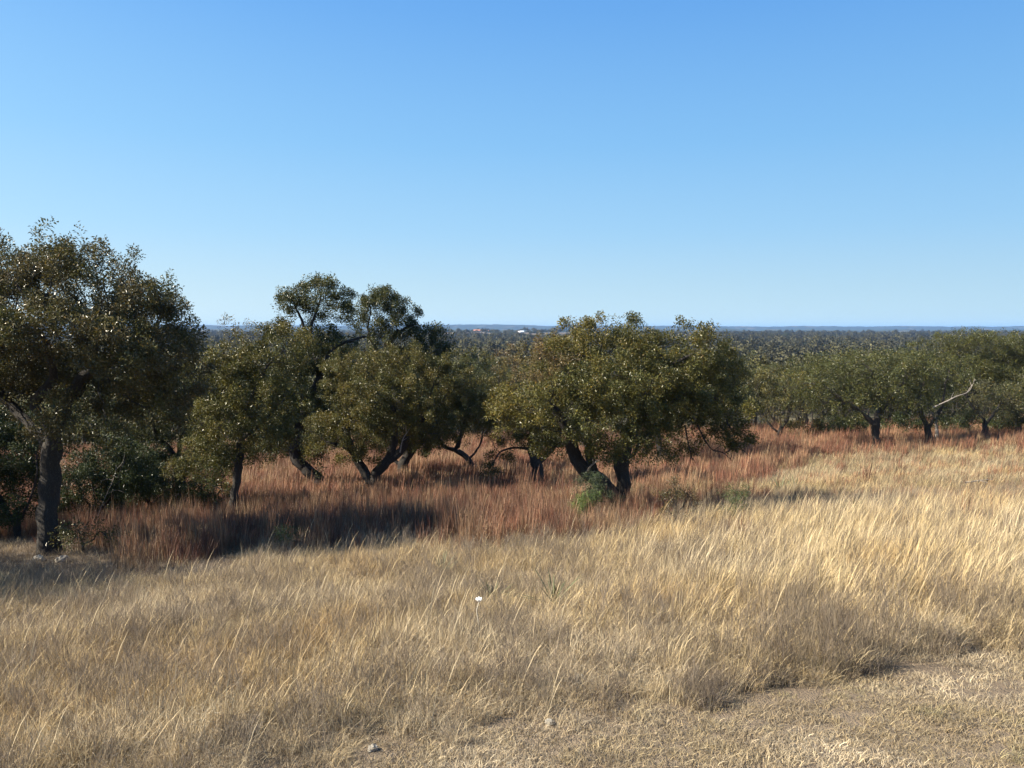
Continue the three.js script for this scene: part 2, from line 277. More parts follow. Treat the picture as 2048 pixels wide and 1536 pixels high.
function woodGeometry(N, o) {
  const pos = [], nor = [], uv = [], idx = [], y0 = N[0].y, minR = o.minR ?? 0.005;
  const q = V(), t = V(), n = V(), b = V();
  const chains = [[-1, 0]];
  while (chains.length) {
    let [from, i] = chains.pop(); const list = []; if (from >= 0) list.push(from);
    while (i >= 0) { list.push(i); const ks = N[i].kids.slice().sort((a, c) => N[c].r - N[a].r); for (const k of ks.slice(1)) if (N[k].r >= minR) chains.push([i, k]); i = ks.length && N[ks[0]].r >= minR * 0.6 ? ks[0] : -1; }
    if (list.length < 2) continue;
    const r0 = N[list[list.length > 1 && from >= 0 ? 1 : 0]].r, seg = r0 > 0.09 ? 12 : r0 > 0.04 ? 8 : r0 > 0.015 ? 5 : 3;
    n.set(0.3, 0.1, 1); let along = 0;
    for (let k = 0; k < list.length; k++) {
      const p = N[list[k]], a = N[list[Math.max(0, k - 1)]], c = N[list[Math.min(list.length - 1, k + 1)]];
      t.set(c.x - a.x, c.y - a.y, c.z - a.z).normalize(); n.addScaledVector(t, -n.dot(t)); if (n.lengthSq() < 1e-6) n.set(1, 0, 0).addScaledVector(t, -t.x); n.normalize(); b.crossVectors(t, n);
      let rad = from >= 0 && k === 0 ? Math.min(p.r, r0 * 1.15) : p.r; if (k === list.length - 1) rad *= 0.4;
      const h = p.y - y0; if (h < 0.7) rad *= 1 + 0.6 * (1 - h / 0.7) ** 2;
      if (k) along += Math.hypot(p.x - a.x, p.y - a.y, p.z - a.z);
      const base = pos.length / 3;
      for (let s = 0; s <= seg; s++) {
        const an = s / seg * 6.2832, cx = Math.cos(an), sx = Math.sin(an);
        q.copy(n).multiplyScalar(cx).addScaledVector(b, sx);
        const rr = rad * (seg > 7 ? 1 + 0.22 * n3(cx * 0.8 + p.x, p.y * 1.4, sx * 0.8 + p.z) + 0.08 * n3(cx * 2.5, p.y * 5, sx * 2.5) : 1);
        pos.push(p.x + q.x * rr, p.y + q.y * rr, p.z + q.z * rr); nor.push(q.x, q.y, q.z); uv.push(s / seg * Math.max(1, Math.round(rad * 9)), along * 1.2);
      }
      if (k) for (let s = 0; s < seg; s++) { const A0 = base - seg - 1 + s, B0 = base + s; idx.push(A0, A0 + 1, B0, B0, A0 + 1, B0 + 1); }
    }
  }
  const g = new THREE.BufferGeometry(); g.setAttribute('position', new THREE.Float32BufferAttribute(pos, 3)); g.setAttribute('normal', new THREE.Float32BufferAttribute(nor, 3)); g.setAttribute('uv', new THREE.Float32BufferAttribute(uv, 2)); g.setIndex(idx); return g;
}
const OLIVE = [0.070, 0.075, 0.018], GOLD = [0.116, 0.103, 0.020], DEEP = [0.050, 0.060, 0.017], BROWN = [0.12, 0.085, 0.042], GREY = [0.078, 0.077, 0.032];
const dummy = new THREE.Object3D(), UPV = V(0, 1, 0), tint = new THREE.Color();
let stats = { sprays: 0, woodTris: 0 };
function tree(spec) {
  const r = rngOf(spec.seed), base = spec.ground ? V(...spec.ground) : groundHit(spec.base[0], spec.base[1]);
  base.y = groundY(base.x, base.z);
  const d0 = -base.z, W = spec.local ? (p) => V(p[0], p[1], p[2] ?? 0) : (p) => at(p[0], p[1], d0 + (p[2] ?? 0)).sub(base);
  const g = top(spec.name, base.x, base.y, base.z);
  tag(g, spec.label, spec.category ?? 'oak', spec.group);
  const limbs = spec.limbs.map((l, i) => { const pts = l.map(W); if (i === 0) { pts[0].y = -0.25; } return pts; });
  const A = [], per = spec.density ?? 34;
  spec.clumps.forEach((c, ci) => {
    const o = W([c[0], c[1], c[2]]), s = spec.local ? 1 : (d0 + c[2]) / FOCAL, rx = c[3] * s, ry = c[4] * s, rz = c[5], vol = 4.19 * rx * ry * rz, cnt = Math.max(12, Math.round(vol * per));
    for (let i = 0; i < cnt; i++) { const u = r() * 2 - 1, a = r() * 6.283, q = Math.sqrt(1 - u * u), R = Math.pow(r(), 0.42) * (1 + 0.42 * n3(u * 2 + ci, q * Math.cos(a) * 2, q * Math.sin(a) * 2)); const y = o.y + u * ry * R; if (y > 0.1) A.push({ x: o.x + q * Math.cos(a) * rx * R, y, z: o.z + q * Math.sin(a) * rz * R, cl: ci }); }
  });
  const N = growTree(r, limbs, A, { step: spec.step ?? 0.16, kill: spec.kill ?? 0.2, most: spec.most ?? 6000, girth: spec.girth, clear: spec.clear, tip: spec.tip, lr: spec.lr });
  if (globalThis.DBG) console.log(spec.label.slice(0,40), 'd', d0.toFixed(1), 'A', A.length, 'N', N.length, 'leafN', N.filter((p)=>p.cl>=0&&p.r<=(spec.thin??0.0105)).length, 'r', N[0].r.toFixed(3));
  const wood = woodGeometry(N, { minR: spec.minR });
  stats.woodTris += wood.index.count / 3;
  mesh('trunk', wood, spec.bark ?? M.bark, g);
  // leaf sprays along the thin twigs
  const kinds = spec.sprays ?? oakSprays, places = kinds.map(() => []), thin = spec.thin ?? 0.0105;
  for (const p of N) {
    if (p.cl < 0 || p.r > thin) continue;
    const c = spec.clumps[p.cl], gap = spec.gap ?? 1.4, amount = (c[6] ?? 1) * (spec.leafiness ?? 4.8) * (p.kids.length ? 0.45 : 1.7) * (0.06 + 1.35 * sstep(-0.36, 0.24, n3(p.x * gap + spec.seed, p.y * gap * 1.3, p.z * gap))), cnt = Math.floor(amount + r());
    const par = N[p.parent] ?? p;
    const sprig = !p.kids.length && cnt > 1 && r() < 0.16 ? 0.18 + 0.3 * r() : 0, sx = (p.x - par.x) * 1.5 + (r() - 0.5) * 0.12, sy = (p.y - par.y) * 1.5 + 0.08, sz = (p.z - par.z) * 1.5 + (r() - 0.5) * 0.12, sl = sprig / (Math.hypot(sx, sy, sz) || 1);
    for (let i = 0; i < cnt; i++) {
      const j = (spec.jitter ?? 0.11) * (sprig ? 0.5 : 1), q = sprig * (i / cnt) / (sprig || 1) * sl; dummy.position.set(q * sx + p.x + (r() - 0.5) * 2 * j, q * sy + p.y + (r() - 0.5) * 2 * j, q * sz + p.z + (r() - 0.5) * 2 * j);
      const dir = V(p.x - par.x, p.y - par.y + 0.06, p.z - par.z).normalize().add(V(r() - 0.5, r() - 0.5, r() - 0.5).multiplyScalar(1.5)).normalize();
      dummy.quaternion.setFromUnitVectors(UPV, dir); dummy.rotateY(r() * 6.28); dummy.scale.setScalar((0.75 + 0.5 * r()) * (spec.size ?? 1)); dummy.updateMatrix();
      const pal = c[7] ?? spec.tone ?? OLIVE, alt = spec.alt ?? GOLD, m = clamp(0.32 + 0.5 * n3(p.x * 0.9 + 5, p.y * 0.9, p.z * 0.9) + (r() - 0.5) * 0.4, 0, 1), k = 0.75 + 0.5 * r();
      places[Math.floor(r() * kinds.length)].push([dummy.matrix.clone(), [mixN(pal[0], alt[0], m) * k, mixN(pal[1], alt[1], m) * k, mixN(pal[2], alt[2], m) * k]]);
    }
  }
  const crown = new THREE.Group(); crown.name = 'crown'; crown.userData.kind = 'stuff'; g.add(crown);
  places.forEach((list, i) => {
    const im = new THREE.InstancedMesh(kinds[i], spec.leafMat ?? M.leaf, list.length); im.name = 'leaf_sprays'; im.userData.kind = 'stuff'; im.castShadow = im.receiveShadow = true;
    list.forEach(([m, c], k) => { im.setMatrixAt(k, m); im.setColorAt(k, tint.setRGB(...c)); }); crown.add(im); stats.sprays += list.length;
  });
  if (spec.dead) for (const line of spec.dead) deadBranch(g, line.map(W), r, spec.deadR ?? 0.035);
  if (spec.bare) for (const line of spec.bare) deadBranch(g, line.map(W), r, 0.03, 'bare_branch', M.bark, 'dark leafless hanging branch');
  return g;
}
function tubeOf(pts, r0, r1, seg = 6) {
  const curve = new THREE.CatmullRomCurve3(pts), n = Math.max(4, Math.round(curve.getLength() / 0.12)), g = new THREE.TubeGeometry(curve, n, 1, seg, false), p = g.attributes.position, c = V();
  for (let i = 0; i <= n; i++) { curve.getPointAt(i / n, c); const k = mixN(r0, r1, i / n); for (let s = 0; s <= seg; s++) { const q = i * (seg + 1) + s; p.setXYZ(q, c.x + (p.getX(q) - c.x) * k, c.y + (p.getY(q) - c.y) * k, c.z + (p.getZ(q) - c.z) * k); } }
  return g;
}
function deadBranch(parent, pts, r, rad, name = 'dead_branch', mat = M.deadwood, label = 'bleached bare dead branch') {
  const parts = [tubeOf(pts, rad, rad * 0.25)], curve = new THREE.CatmullRomCurve3(pts), L = curve.getLength();
  for (let i = 0; i < 5; i++) { const t = 0.35 + 0.6 * r(), p = curve.getPointAt(t), d = curve.getTangentAt(t).add(V(r() - 0.5, r() - 0.2, r() - 0.5).multiplyScalar(1.6)).normalize(), l = L * (0.1 + 0.2 * r()); parts.push(tubeOf([p, p.clone().addScaledVector(d, l * 0.5).add(V(0, (r() - 0.4) * l * 0.2, 0)), p.clone().addScaledVector(d, l)], rad * 0.45, rad * 0.12, 4)); }
  mesh(name, mergeGeometries(parts), mat, parent).userData.label = label;
}
// ---- the oaks one can tell apart, from the left
const SILVER = [0.088, 0.076, 0.030];
tree({ name: 'live_oak', seed: 21, label: 'largest oak with thick dark trunk, crown cut by the left picture edge', base: [97, 1108], girth: 0.22, lr: [0.21, 0.14, 0.15, 0.07, 0.08], tone: SILVER, alt: OLIVE, leafiness: 5.2,
  limbs: [[[97, 1108], [98, 1010], [102, 930], [106, 872]], [[106, 872], [80, 825], [70, 806], [105, 757], [95, 690, -0.5]], [[106, 872], [128, 818], [160, 758], [215, 725], [280, 690, 0.4]], [[104, 900], [60, 850, 0.6], [10, 800, 0.8], [-40, 740, 0.6]], [[128, 818], [160, 780, 1], [190, 700, 1.4]]],
  clumps: [[20, 545, 0, 115, 62, 1.5, 0.8], [150, 535, 0.3, 90, 58, 1.4, 0.8], [255, 590, 0, 85, 45, 1.1, 0.8], [330, 580, 0, 28, 24, 0.5, 0.8], [335, 665, 0.3, 70, 62, 1.1, 1.3], [352, 745, 0.6, 62, 66, 1.1, 1.3], [-120, 570, 0.5, 120, 80, 1.6], [60, 650, -1.6, 115, 68, 1.2], [175, 670, -1.3, 105, 66, 1.2], [275, 715, -0.9, 85, 56, 1.0], [-70, 700, -0.8, 110, 80, 1.4],
    [120, 745, 1.2, 125, 56, 1.2], [250, 785, 1.4, 105, 46, 1.1], [170, 858, -1.2, 88, 40, 0.7, 0.8], [95, 835, -1.5, 60, 36, 0.6, 0.8], [-130, 820, 0, 90, 60, 1.2], [240, 630, 1.8, 105, 66, 1.2], [60, 590, 2, 120, 66, 1.2], [20, 760, 1.6, 90, 60, 1.0], [310, 820, 0.4, 70, 34, 0.8]] });
tree({ name: 'live_oak', seed: 22, label: 'slender oak with one thin straight trunk right of the largest oak', base: [470, 1058], girth: 0.13, lr: [0.125, 0.06, 0.06, 0.05],
  limbs: [[[472, 1058], [468, 1005], [474, 950], [481, 890], [480, 850], [466, 805]], [[480, 850], [505, 790], [530, 740]], [[466, 805], [450, 760], [448, 700]], [[481, 880], [520, 850, -0.3], [555, 810, -0.4]]],
  clumps: [[470, 735, 0, 75, 56, 1.0], [540, 722, 0.3, 72, 56, 1.0], [424, 765, 0, 52, 52, 0.9], [555, 800, -0.3, 66, 50, 0.9], [470, 818, -0.8, 74, 50, 0.9], [415, 850, -0.3, 46, 46, 0.7], [515, 868, -0.5, 62, 36, 0.8], [445, 895, 0.2, 50, 28, 0.7], [590, 690, 0.6, 46, 38, 0.8, 0.8, GOLD], [455, 668, 0.5, 34, 34, 0.6, 0.35, SILVER], [492, 660, 0.5, 24, 26, 0.5, 0.35, SILVER], [545, 665, 0.6, 40, 24, 0.6, 0.8], [560, 880, 0.3, 46, 34, 0.8], [420, 910, 0.6, 36, 30, 0.7], [500, 905, 0.5, 50, 24, 0.8], [385, 930, 0.8, 36, 30, 0.7]] });
tree({ name: 'live_oak', seed: 23, label: 'forked dark oak in shade between the largest oak and the slender oak', base: [360, 1030], girth: 0.2, lr: [0.2, 0.1, 0.1, 0.08], tone: DEEP, alt: OLIVE,
  limbs: [[[360, 1030], [361, 970], [357, 918]], [[357, 918], [332, 892], [312, 868], [300, 820]], [[358, 928], [385, 918], [402, 872], [410, 825]], [[357, 918], [362, 860, 0.4], [350, 800, 0.6]]],
  clumps: [[350, 790, 0, 74, 55, 1.1], [300, 850, 0, 62, 46, 1.0], [400, 850, 0.2, 52, 46, 0.9], [262, 880, 0.3, 52, 34, 0.8], [420, 790, 0.3, 55, 46, 0.9], [345, 880, -0.4, 40, 22, 0.6], [300, 910, 0.4, 50, 26, 0.8], [400, 910, 0.6, 44, 30, 0.8]] });
tree({ name: 'live_oak', seed: 24, label: 'tallest oak of the middle group, open rounded top left of its neighbour, leaning trunk', base: [670, 992], girth: 0.25, lr: [0.26, 0.09, 0.09, 0.1, 0.07], tone: OLIVE, alt: DEEP, leafiness: 4.6, size: 1.3, gap: 1.7,
  limbs: [[[672, 992], [640, 962], [612, 938], [590, 914], [592, 888], [610, 830], [620, 790], [640, 750], [634, 715], [618, 682]], [[618, 682], [605, 645], [590, 612]], [[618, 682], [626, 640], [640, 602]], [[640, 748], [666, 697], [705, 680], [735, 672]], [[620, 790], [590, 760], [570, 730]]],
  clumps: [[596, 604, 0, 44, 32, 0.8], [638, 580, 0, 50, 28, 0.8], [678, 608, 0.3, 36, 30, 0.7], [570, 598, 0, 24, 20, 0.5], [645, 640, 0.3, 50, 24, 0.7, 0.55], [608, 690, 0, 56, 30, 0.9, 0.8], [662, 690, 0.3, 52, 34, 0.9, 0.7], [590, 740, -0.3, 48, 36, 0.9], [560, 660, 0.4, 34, 24, 0.6, 0.7, SILVER], [682, 755, 0.2, 46, 44, 0.9], [600, 800, 0, 56, 42, 0.9], [560, 845, 0, 46, 38, 0.9], [640, 858, -0.5, 46, 36, 0.8], [600, 890, 0.6, 50, 26, 0.9], [540, 890, 0.5, 44, 26, 0.9], [690, 820, 0.8, 50, 40, 0.9]] });
tree({ name: 'live_oak', seed: 25, label: 'dark tall oak behind, broad open top sloping down to the right toward the distant houses', base: [814, 966], girth: 0.28, lr: [0.28, 0.09, 0.09, 0.12, 0.12, 0.08], tone: DEEP, alt: OLIVE, leafiness: 4.6, size: 1.3, gap: 1.7,
  limbs: [[[814, 966], [805, 930], [822, 898], [815, 850], [790, 780], [768, 720], [775, 690], [797, 662]], [[768, 720], [746, 690], [735, 655]], [[775, 690], [805, 660], [835, 645]], [[806, 932], [790, 922], [776, 900]], [[822, 898], [845, 885], [856, 850]], [[790, 780], [830, 730], [865, 705]]],
  clumps: [[758, 604, 0, 50, 26, 0.8], [800, 624, 0, 40, 30, 0.8], [730, 640, 0.2, 38, 30, 0.7, 0.6], [772, 660, 0, 56, 30, 0.9, 0.8], [838, 665, 0.2, 44, 24, 0.8], [880, 692, 0.2, 28, 26, 0.7], [850, 722, 0.2, 54, 30, 0.9], [720, 702, 0.3, 44, 30, 0.8, 0.7], [800, 720, 0.3, 50, 30, 0.9], [860, 880, 0.2, 34, 26, 0.7], [770, 870, 0.6, 60, 30, 1.0], [840, 840, 0.6, 60, 36, 1.0]] });
tree({ name: 'live_oak', seed: 26, label: 'golden green rounded oak with dark V-shaped trunk amid red grass', base: [752, 1005], girth: 0.29, lr: [0.29, 0.22, 0.2, 0.13, 0.08], tone: OLIVE, alt: [0.135, 0.108, 0.018],
  limbs: [[[754, 1006], [748, 968], [752, 945]], [[749, 972], [728, 944], [712, 914], [698, 880], [690, 840]], [[752, 945], [772, 925], [786, 890], [790, 840], [780, 790]], [[768, 928], [800, 905], [818, 868], [850, 830]], [[712, 914], [690, 895, -0.4], [660, 885, -0.6]]],
  dead: [[[800, 905, -0.9], [806, 878, -1], [818, 860, -1], [828, 846, -0.9]]], deadR: 0.03,
  clumps: [[718, 755, 0, 74, 46, 1.1], [800, 738, 0, 80, 44, 1.2], [880, 768, 0.2, 64, 55, 1.1], [842, 828, -0.4, 74, 50, 1.2, 1], [738, 826, -0.8, 74, 44, 1.1], [660, 858, -0.5, 54, 36, 0.9], [700, 895, -0.8, 62, 26, 0.7], [898, 848, 0.3, 52, 44, 1.0, 1], [780, 785, -1.2, 84, 46, 0.9], [636, 888, -0.5, 34, 28, 0.6], [780, 850, 0.8, 80, 40, 0.9], [840, 880, 0.6, 60, 26, 0.8], [920, 800, 0.8, 50, 50, 1.0], [720, 900, 0.5, 50, 20, 0.7]] });
tree({ name: 'live_oak', seed: 27, label: 'small oak with bent leaning trunk just left of the central oak', base: [952, 955], girth: 0.16, lr: [0.16, 0.07, 0.07], sprays: midSprays, size: 0.75, leafiness: 2.6, step: 0.22, density: 22, kill: 0.26,
  limbs: [[[954, 955], [937, 920], [912, 901], [888, 893], [872, 862]], [[912, 901], [925, 860], [940, 810]], [[937, 920], [960, 890], [968, 850]]],
  clumps: [[930, 765, 0, 55, 44, 1.2], [962, 722, 0, 46, 24, 0.9], [882, 830, 0.3, 52, 40, 1.1], [968, 818, 0.3, 54, 46, 1.1], [930, 856, 0, 52, 28, 1.0], [905, 715, 0.5, 28, 18, 0.7]] });
tree({ name: 'live_oak', seed: 28, label: 'oak behind the central oak, grey forked trunk and bare twiggy brown top', base: [1077, 988], girth: 0.27, lr: [0.26, 0.16, 0.09, 0.06, 0.09], tone: OLIVE, alt: GOLD,
  limbs: [[[1079, 988], [1075, 942], [1068, 900], [1070, 850], [1060, 790]], [[1076, 926], [1095, 905], [1112, 885], [1122, 830]], [[1070, 870], [1030, 830], [1010, 800]], [[1068, 900], [1030, 895, -0.3], [1000, 905, -0.4], [985, 930, -0.4]], [[1070, 850], [1090, 760], [1080, 710]]],
  clumps: [[1062, 720, 0, 74, 44, 1.1, 0.28, BROWN], [1120, 700, 0.2, 44, 34, 0.9, 0.35, BROWN], [1010, 795, 0, 52, 44, 1.0, 1, GOLD], [1080, 800, 0, 74, 52, 1.2], [1030, 866, 0, 52, 30, 0.9], [1130, 745, 0.3, 60, 44, 1.1, 0.7], [982, 846, 0, 26, 32, 0.6, 1, GOLD], [984, 934, -0.4, 28, 20, 0.4], [1012, 905, -0.3, 28, 22, 0.4], [1130, 868, 0.3, 54, 30, 0.9]] });
tree({ name: 'live_oak', seed: 29, label: 'central spreading oak with stout V-shaped trunk and deep shaded right side', base: [1242, 1040], girth: 0.34, lr: [0.33, 0.27, 0.24, 0.13, 0.1, 0.09, 0.07], tone: OLIVE, alt: GOLD, leafiness: 5.4,
  limbs: [[[1246, 1042], [1238, 1000], [1214, 976]], [[1238, 1000], [1200, 962], [1172, 944], [1148, 908], [1140, 868, -0.3], [1110, 820, -0.4]], [[1242, 1010], [1248, 968], [1242, 925], [1255, 870], [1280, 800]], [[1190, 955], [1180, 915], [1176, 860], [1190, 790], [1200, 720]], [[1255, 870], [1310, 820, 0.3], [1380, 790, 0.4], [1440, 800, 0.3]], [[1280, 800], [1330, 740, 0.4], [1390, 705, 0.2]], [[1242, 925], [1270, 905, -0.8], [1280, 880, -1.2]]],
  dead: [[[1172, 946, -0.1], [1184, 930, -0.45], [1200, 920, -0.6]]], bare: [[[1395, 850, 0], [1410, 880, 0], [1425, 900, -0.1], [1445, 905, -0.1], [1465, 922, -0.1]], [[1370, 850, 0], [1376, 885, 0], [1384, 918, 0]], [[1440, 850, 0.1], [1470, 885, 0.1], [1490, 904, 0.1]]], deadR: 0.045,
  clumps: [[1180, 686, 0, 76, 44, 1.1, 1, GOLD], [1268, 676, 0.5, 76, 42, 1.1], [1388, 690, 0, 58, 38, 0.9, 0.9], [1432, 742, 0.3, 52, 50, 0.9, 1.2], [1085, 742, -0.2, 60, 52, 1.0, 0.45, BROWN], [1040, 815, -0.3, 66, 48, 1.0, 1, GOLD], [1130, 796, -1.2, 84, 54, 1.0], [1230, 775, -1.3, 84, 64, 1.1], [1330, 775, -0.3, 84, 64, 1.2, 1.3], [1440, 815, 0.2, 54, 52, 0.9, 1.3], [1488, 866, 0.2, 22, 30, 0.5, 1.2], [1400, 838, 0.5, 54, 24, 0.8, 1.3],
    [1252, 896, -1.5, 52, 46, 0.6], [1180, 852, -1.5, 64, 36, 0.7], [1302, 856, -0.6, 56, 40, 0.7, 1.2], [1150, 745, 1.8, 84, 52, 1.1], [1300, 740, 2, 84, 52, 1.1, 1.2], [1450, 870, 0.3, 46, 24, 0.7, 1], [1340, 905, 0.4, 40, 18, 0.6, 0.8], [1200, 900, -0.8, 50, 24, 0.6], [1110, 890, 0.6, 50, 24, 0.8], [1400, 760, 1.2, 60, 50, 1.0, 1.2], [1100, 850, 0.2, 50, 30, 0.8]] });
// ---- right, across the meadow
const RM = { sprays: midSprays, step: 0.26, kill: 0.32, density: 17, leafiness: 2.6, jitter: 0.26, tip: 0.006, minR: 0.008, thin: 0.016, size: 0.85 };
tree({ ...RM, name: 'live_oak', seed: 31, label: 'oak of leaning trunks in dappled grey foliage right behind the central oak', base: [1556, 887], girth: 0.17, tone: GREY, alt: GOLD,
  limbs: [[[1557, 888], [1560, 862], [1575, 836], [1582, 800]], [[1558, 866], [1540, 850], [1524, 828]]], clumps: [[1540, 765, 0, 46, 26, 1.4], [1592, 800, 0, 50, 26, 1.3], [1528, 808, 0, 44, 30, 1.3, 0.7], [1602, 765, 0.4, 38, 22, 1.2, 1, GOLD], [1560, 836, -0.3, 44, 14, 0.9, 0.6]] });
tree({ ...RM, name: 'live_oak', seed: 32, label: 'broad oak with sturdy dark trunk standing at the edge of the meadow', base: [1755, 899], girth: 0.24, lr: [0.23, 0.12, 0.1], tone: OLIVE, alt: DEEP,
  limbs: [[[1756, 899], [1751, 858], [1760, 824], [1786, 788], [1811, 756]], [[1752, 852], [1735, 836], [1700, 810], [1668, 788]], [[1762, 820], [1755, 780], [1742, 742]]], clumps: [[1680, 745, 0, 62, 32, 1.7], [1750, 730, 0, 64, 30, 1.7], [1808, 742, 0, 50, 36, 1.5], [1640, 788, 0, 54, 36, 1.5], [1720, 788, -0.8, 64, 30, 1.4], [1790, 798, -0.5, 54, 30, 1.4], [1690, 832, -0.4, 44, 20, 1.1], [1605, 775, 0.5, 42, 26, 1.3], [1808, 838, -0.3, 34, 20, 1.0]] });
tree({ ...RM, name: 'live_oak', seed: 33, label: 'oak with long bleached dead limb beside the meadow oak', base: [1862, 894], girth: 0.2, tone: OLIVE, alt: DEEP,
  limbs: [[[1862, 894], [1856, 862], [1846, 836], [1838, 800], [1850, 760]], [[1856, 856], [1880, 820], [1890, 782]]], dead: [[[1866, 815, -1.4], [1892, 803, -1.5], [1915, 792, -1.5], [1937, 783, -1.5], [1950, 758, -1.5]]], deadR: 0.042,
  clumps: [[1850, 742, 0, 46, 34, 1.5], [1900, 745, 0.4, 44, 34, 1.5], [1830, 790, -0.3, 40, 30, 1.3], [1884, 806, 0.4, 38, 26, 1.1], [1908, 832, 0.4, 36, 20, 1.1], [1840, 838, -0.3, 34, 16, 0.9]] });
tree({ ...RM, name: 'live_oak', seed: 34, label: 'low grey twiggy oak in front of the tall oaks at the right picture edge', base: [1966, 884], girth: 0.16, tone: GREY, alt: GREY,
  limbs: [[[1966, 884], [1970, 850], [1968, 815]], [[1969, 850], [1990, 825], [2004, 800]], [[1968, 840], [1950, 820], [1936, 800]]], clumps: [[1955, 800, 0, 50, 28, 1.6, 0.7], [2000, 795, 0, 48, 30, 1.6, 0.8], [2030, 825, 0.4, 40, 24, 1.4, 0.9], [1930, 822, 0, 34, 20, 1.2, 0.8], [1980, 835, -0.2, 40, 16, 1.1, 0.6]] });
tree({ ...RM, name: 'live_oak', seed: 35, label: 'dark rounded oak cut by the right picture edge above red grass', base: [2040, 880], girth: 0.18, tone: OLIVE, alt: DEEP,
  limbs: [[[2040, 880], [2036, 850], [2030, 815]], [[2036, 850], [2056, 830], [2066, 800]]], clumps: [[2030, 790, 0, 46, 30, 1.6], [2080, 790, 0, 60, 40, 1.8], [2060, 830, 0, 50, 24, 1.4], [2100, 750, 0.4, 60, 40, 1.8]] });
tree({ ...RM, name: 'live_oak', seed: 36, label: 'tall broad-topped oak rising above the horizon at the far right', ground: [37, 0, -62], girth: 0.28, tone: OLIVE, alt: DEEP, leafiness: 2.8,
  limbs: [[[1945, 872], [1950, 830], [1945, 790], [1940, 750]], [[1945, 790], [1985, 745], [2010, 715]], [[1948, 810], [1910, 760], [1890, 720]]], clumps: [[1895, 696, 0, 52, 28, 2.0], [1955, 688, 0, 60, 28, 2.2], [2020, 700, 0, 54, 32, 2.0], [1880, 745, 0, 48, 36, 2.0], [1950, 745, -0.8, 60, 38, 2.0], [2020, 755, -0.4, 60, 40, 2.0], [2050, 720, 0.6, 46, 40, 2.0], [1850, 705, 0.6, 40, 26, 1.8, 0.8]] });
{ // bare white snag beside the oak with the dead limb
  const b = groundHit(1874, 888), g = top('dead_snag', b.x, b.y, b.z), W = (p) => at(p[0], p[1], -b.z - 0.3).sub(b);
  tag(g, 'short white dead tree stub beside the oak with the bleached limb', 'dead tree');
  mesh('trunk', tubeOf([W([1874, 890]), W([1873, 855]), W([1868, 836]), W([1861, 822])], 0.13, 0.05, 8), M.deadwood, g); mesh('branch', tubeOf([W([1873, 845]), W([1876, 832]), W([1875, 822])], 0.06, 0.03, 6), M.deadwood, g);
}
// ---- oaks farther back, seen through and over the near ones
function roundOak(seed, h, w, r) {   // limbs and clumps in metres for an oak h tall and w wide
  const limbs = [[[0, 0, 0], [r() * 0.6 - 0.3, h * 0.14, 0.1], [r() * 1.0 - 0.5, h * 0.3, 0]]], clumps = [], k = 6;
  for (let i = 0; i < k; i++) { const a = i / k * 6.283 + r(), x = Math.cos(a) * w * 0.3, z = Math.sin(a) * w * 0.3; limbs.push([limbs[0][2], [x * 0.6, h * (0.45 + 0.08 * r()), z * 0.6], [x, h * (0.6 + 0.1 * r()), z]]); clumps.push([x, h * (0.55 + 0.14 * r()), z, w * (0.2 + 0.05 * r()), h * (0.15 + 0.05 * r()), w * 0.22]); }
  for (let i = 0; i < 5; i++) { const a = i * 1.257 + r(), x = Math.cos(a) * w * 0.38, z = Math.sin(a) * w * 0.38; clumps.push([x, h * (0.36 + 0.1 * r()), z, w * 0.14, h * 0.1, w * 0.14]); }
  clumps.push([0.2, h * 0.8, 0, w * 0.26, h * 0.17, w * 0.26], [-w * 0.12, h * 0.72, w * 0.1, w * 0.22, h * 0.16, w * 0.22]);
  return { limbs, clumps };
}
const backs = [[235, 47, 6.2, 7, 'oak standing dimly behind the crown of the largest oak'], [430, 52, 6.5, 7, 'oak seen in the gap behind the slender oak'], [532, 56, 6.6, 7, 'dark-trunked oak at the far side of the red grass clearing'], [690, 53, 6.4, 7, 'oak behind the golden green oak, between the two tall tops'], [975, 58, 6.6, 8, 'oak in the gap left of the central oak, below the distant houses'], [1160, 50, 6.4, 7, 'oak hidden behind the left half of the central oak'], [1325, 43, 6.4, 9, 'oak hidden behind the right half of the central oak'], [1455, 60, 6.6, 8, 'oak showing past the shaded side of the central oak'], [1610, 60, 6.4, 8, 'oak behind the grey leaning oak, right of the valley view'], [1705, 63, 6.8, 8, 'oak filling the dark line behind the broad meadow oak'], [1800, 60, 6.6, 8, 'oak behind the gap between the meadow oak and the bleached limb'], [2010, 64, 7.2, 9, 'oak behind the grey twiggy oak at far right']];
backs.forEach(([px, d, h, w, label], i) => { const r = rngOf(400 + i), p = at(px, 900, d); tree({ ...RM, name: 'live_oak', category: 'oak', seed: 410 + i, local: true, ground: [p.x, 0, p.z], label, girth: 0.18, tone: [OLIVE, DEEP, OLIVE][i % 3], alt: DEEP, density: 9, ...roundOak(i, h, w, r) }); });

for (const [x, d, label, i] of [[-15.6, 13.4, 'oak just outside the left picture edge, shading the largest trunk', 1], [-19.5, 21, 'oak outside the left picture edge behind the dark shrubs', 2]]) tree({ name: 'live_oak', seed: 430 + i, local: true, ground: [x, 0, -d], label, girth: 0.26, lr: [0.25], sprays: midSprays, size: 0.8, density: 10, step: 0.26, kill: 0.32, leafiness: 2.6, jitter: 0.24, thin: 0.016, ...roundOak(i, 6.4, 7.4, rngOf(440 + i)) });

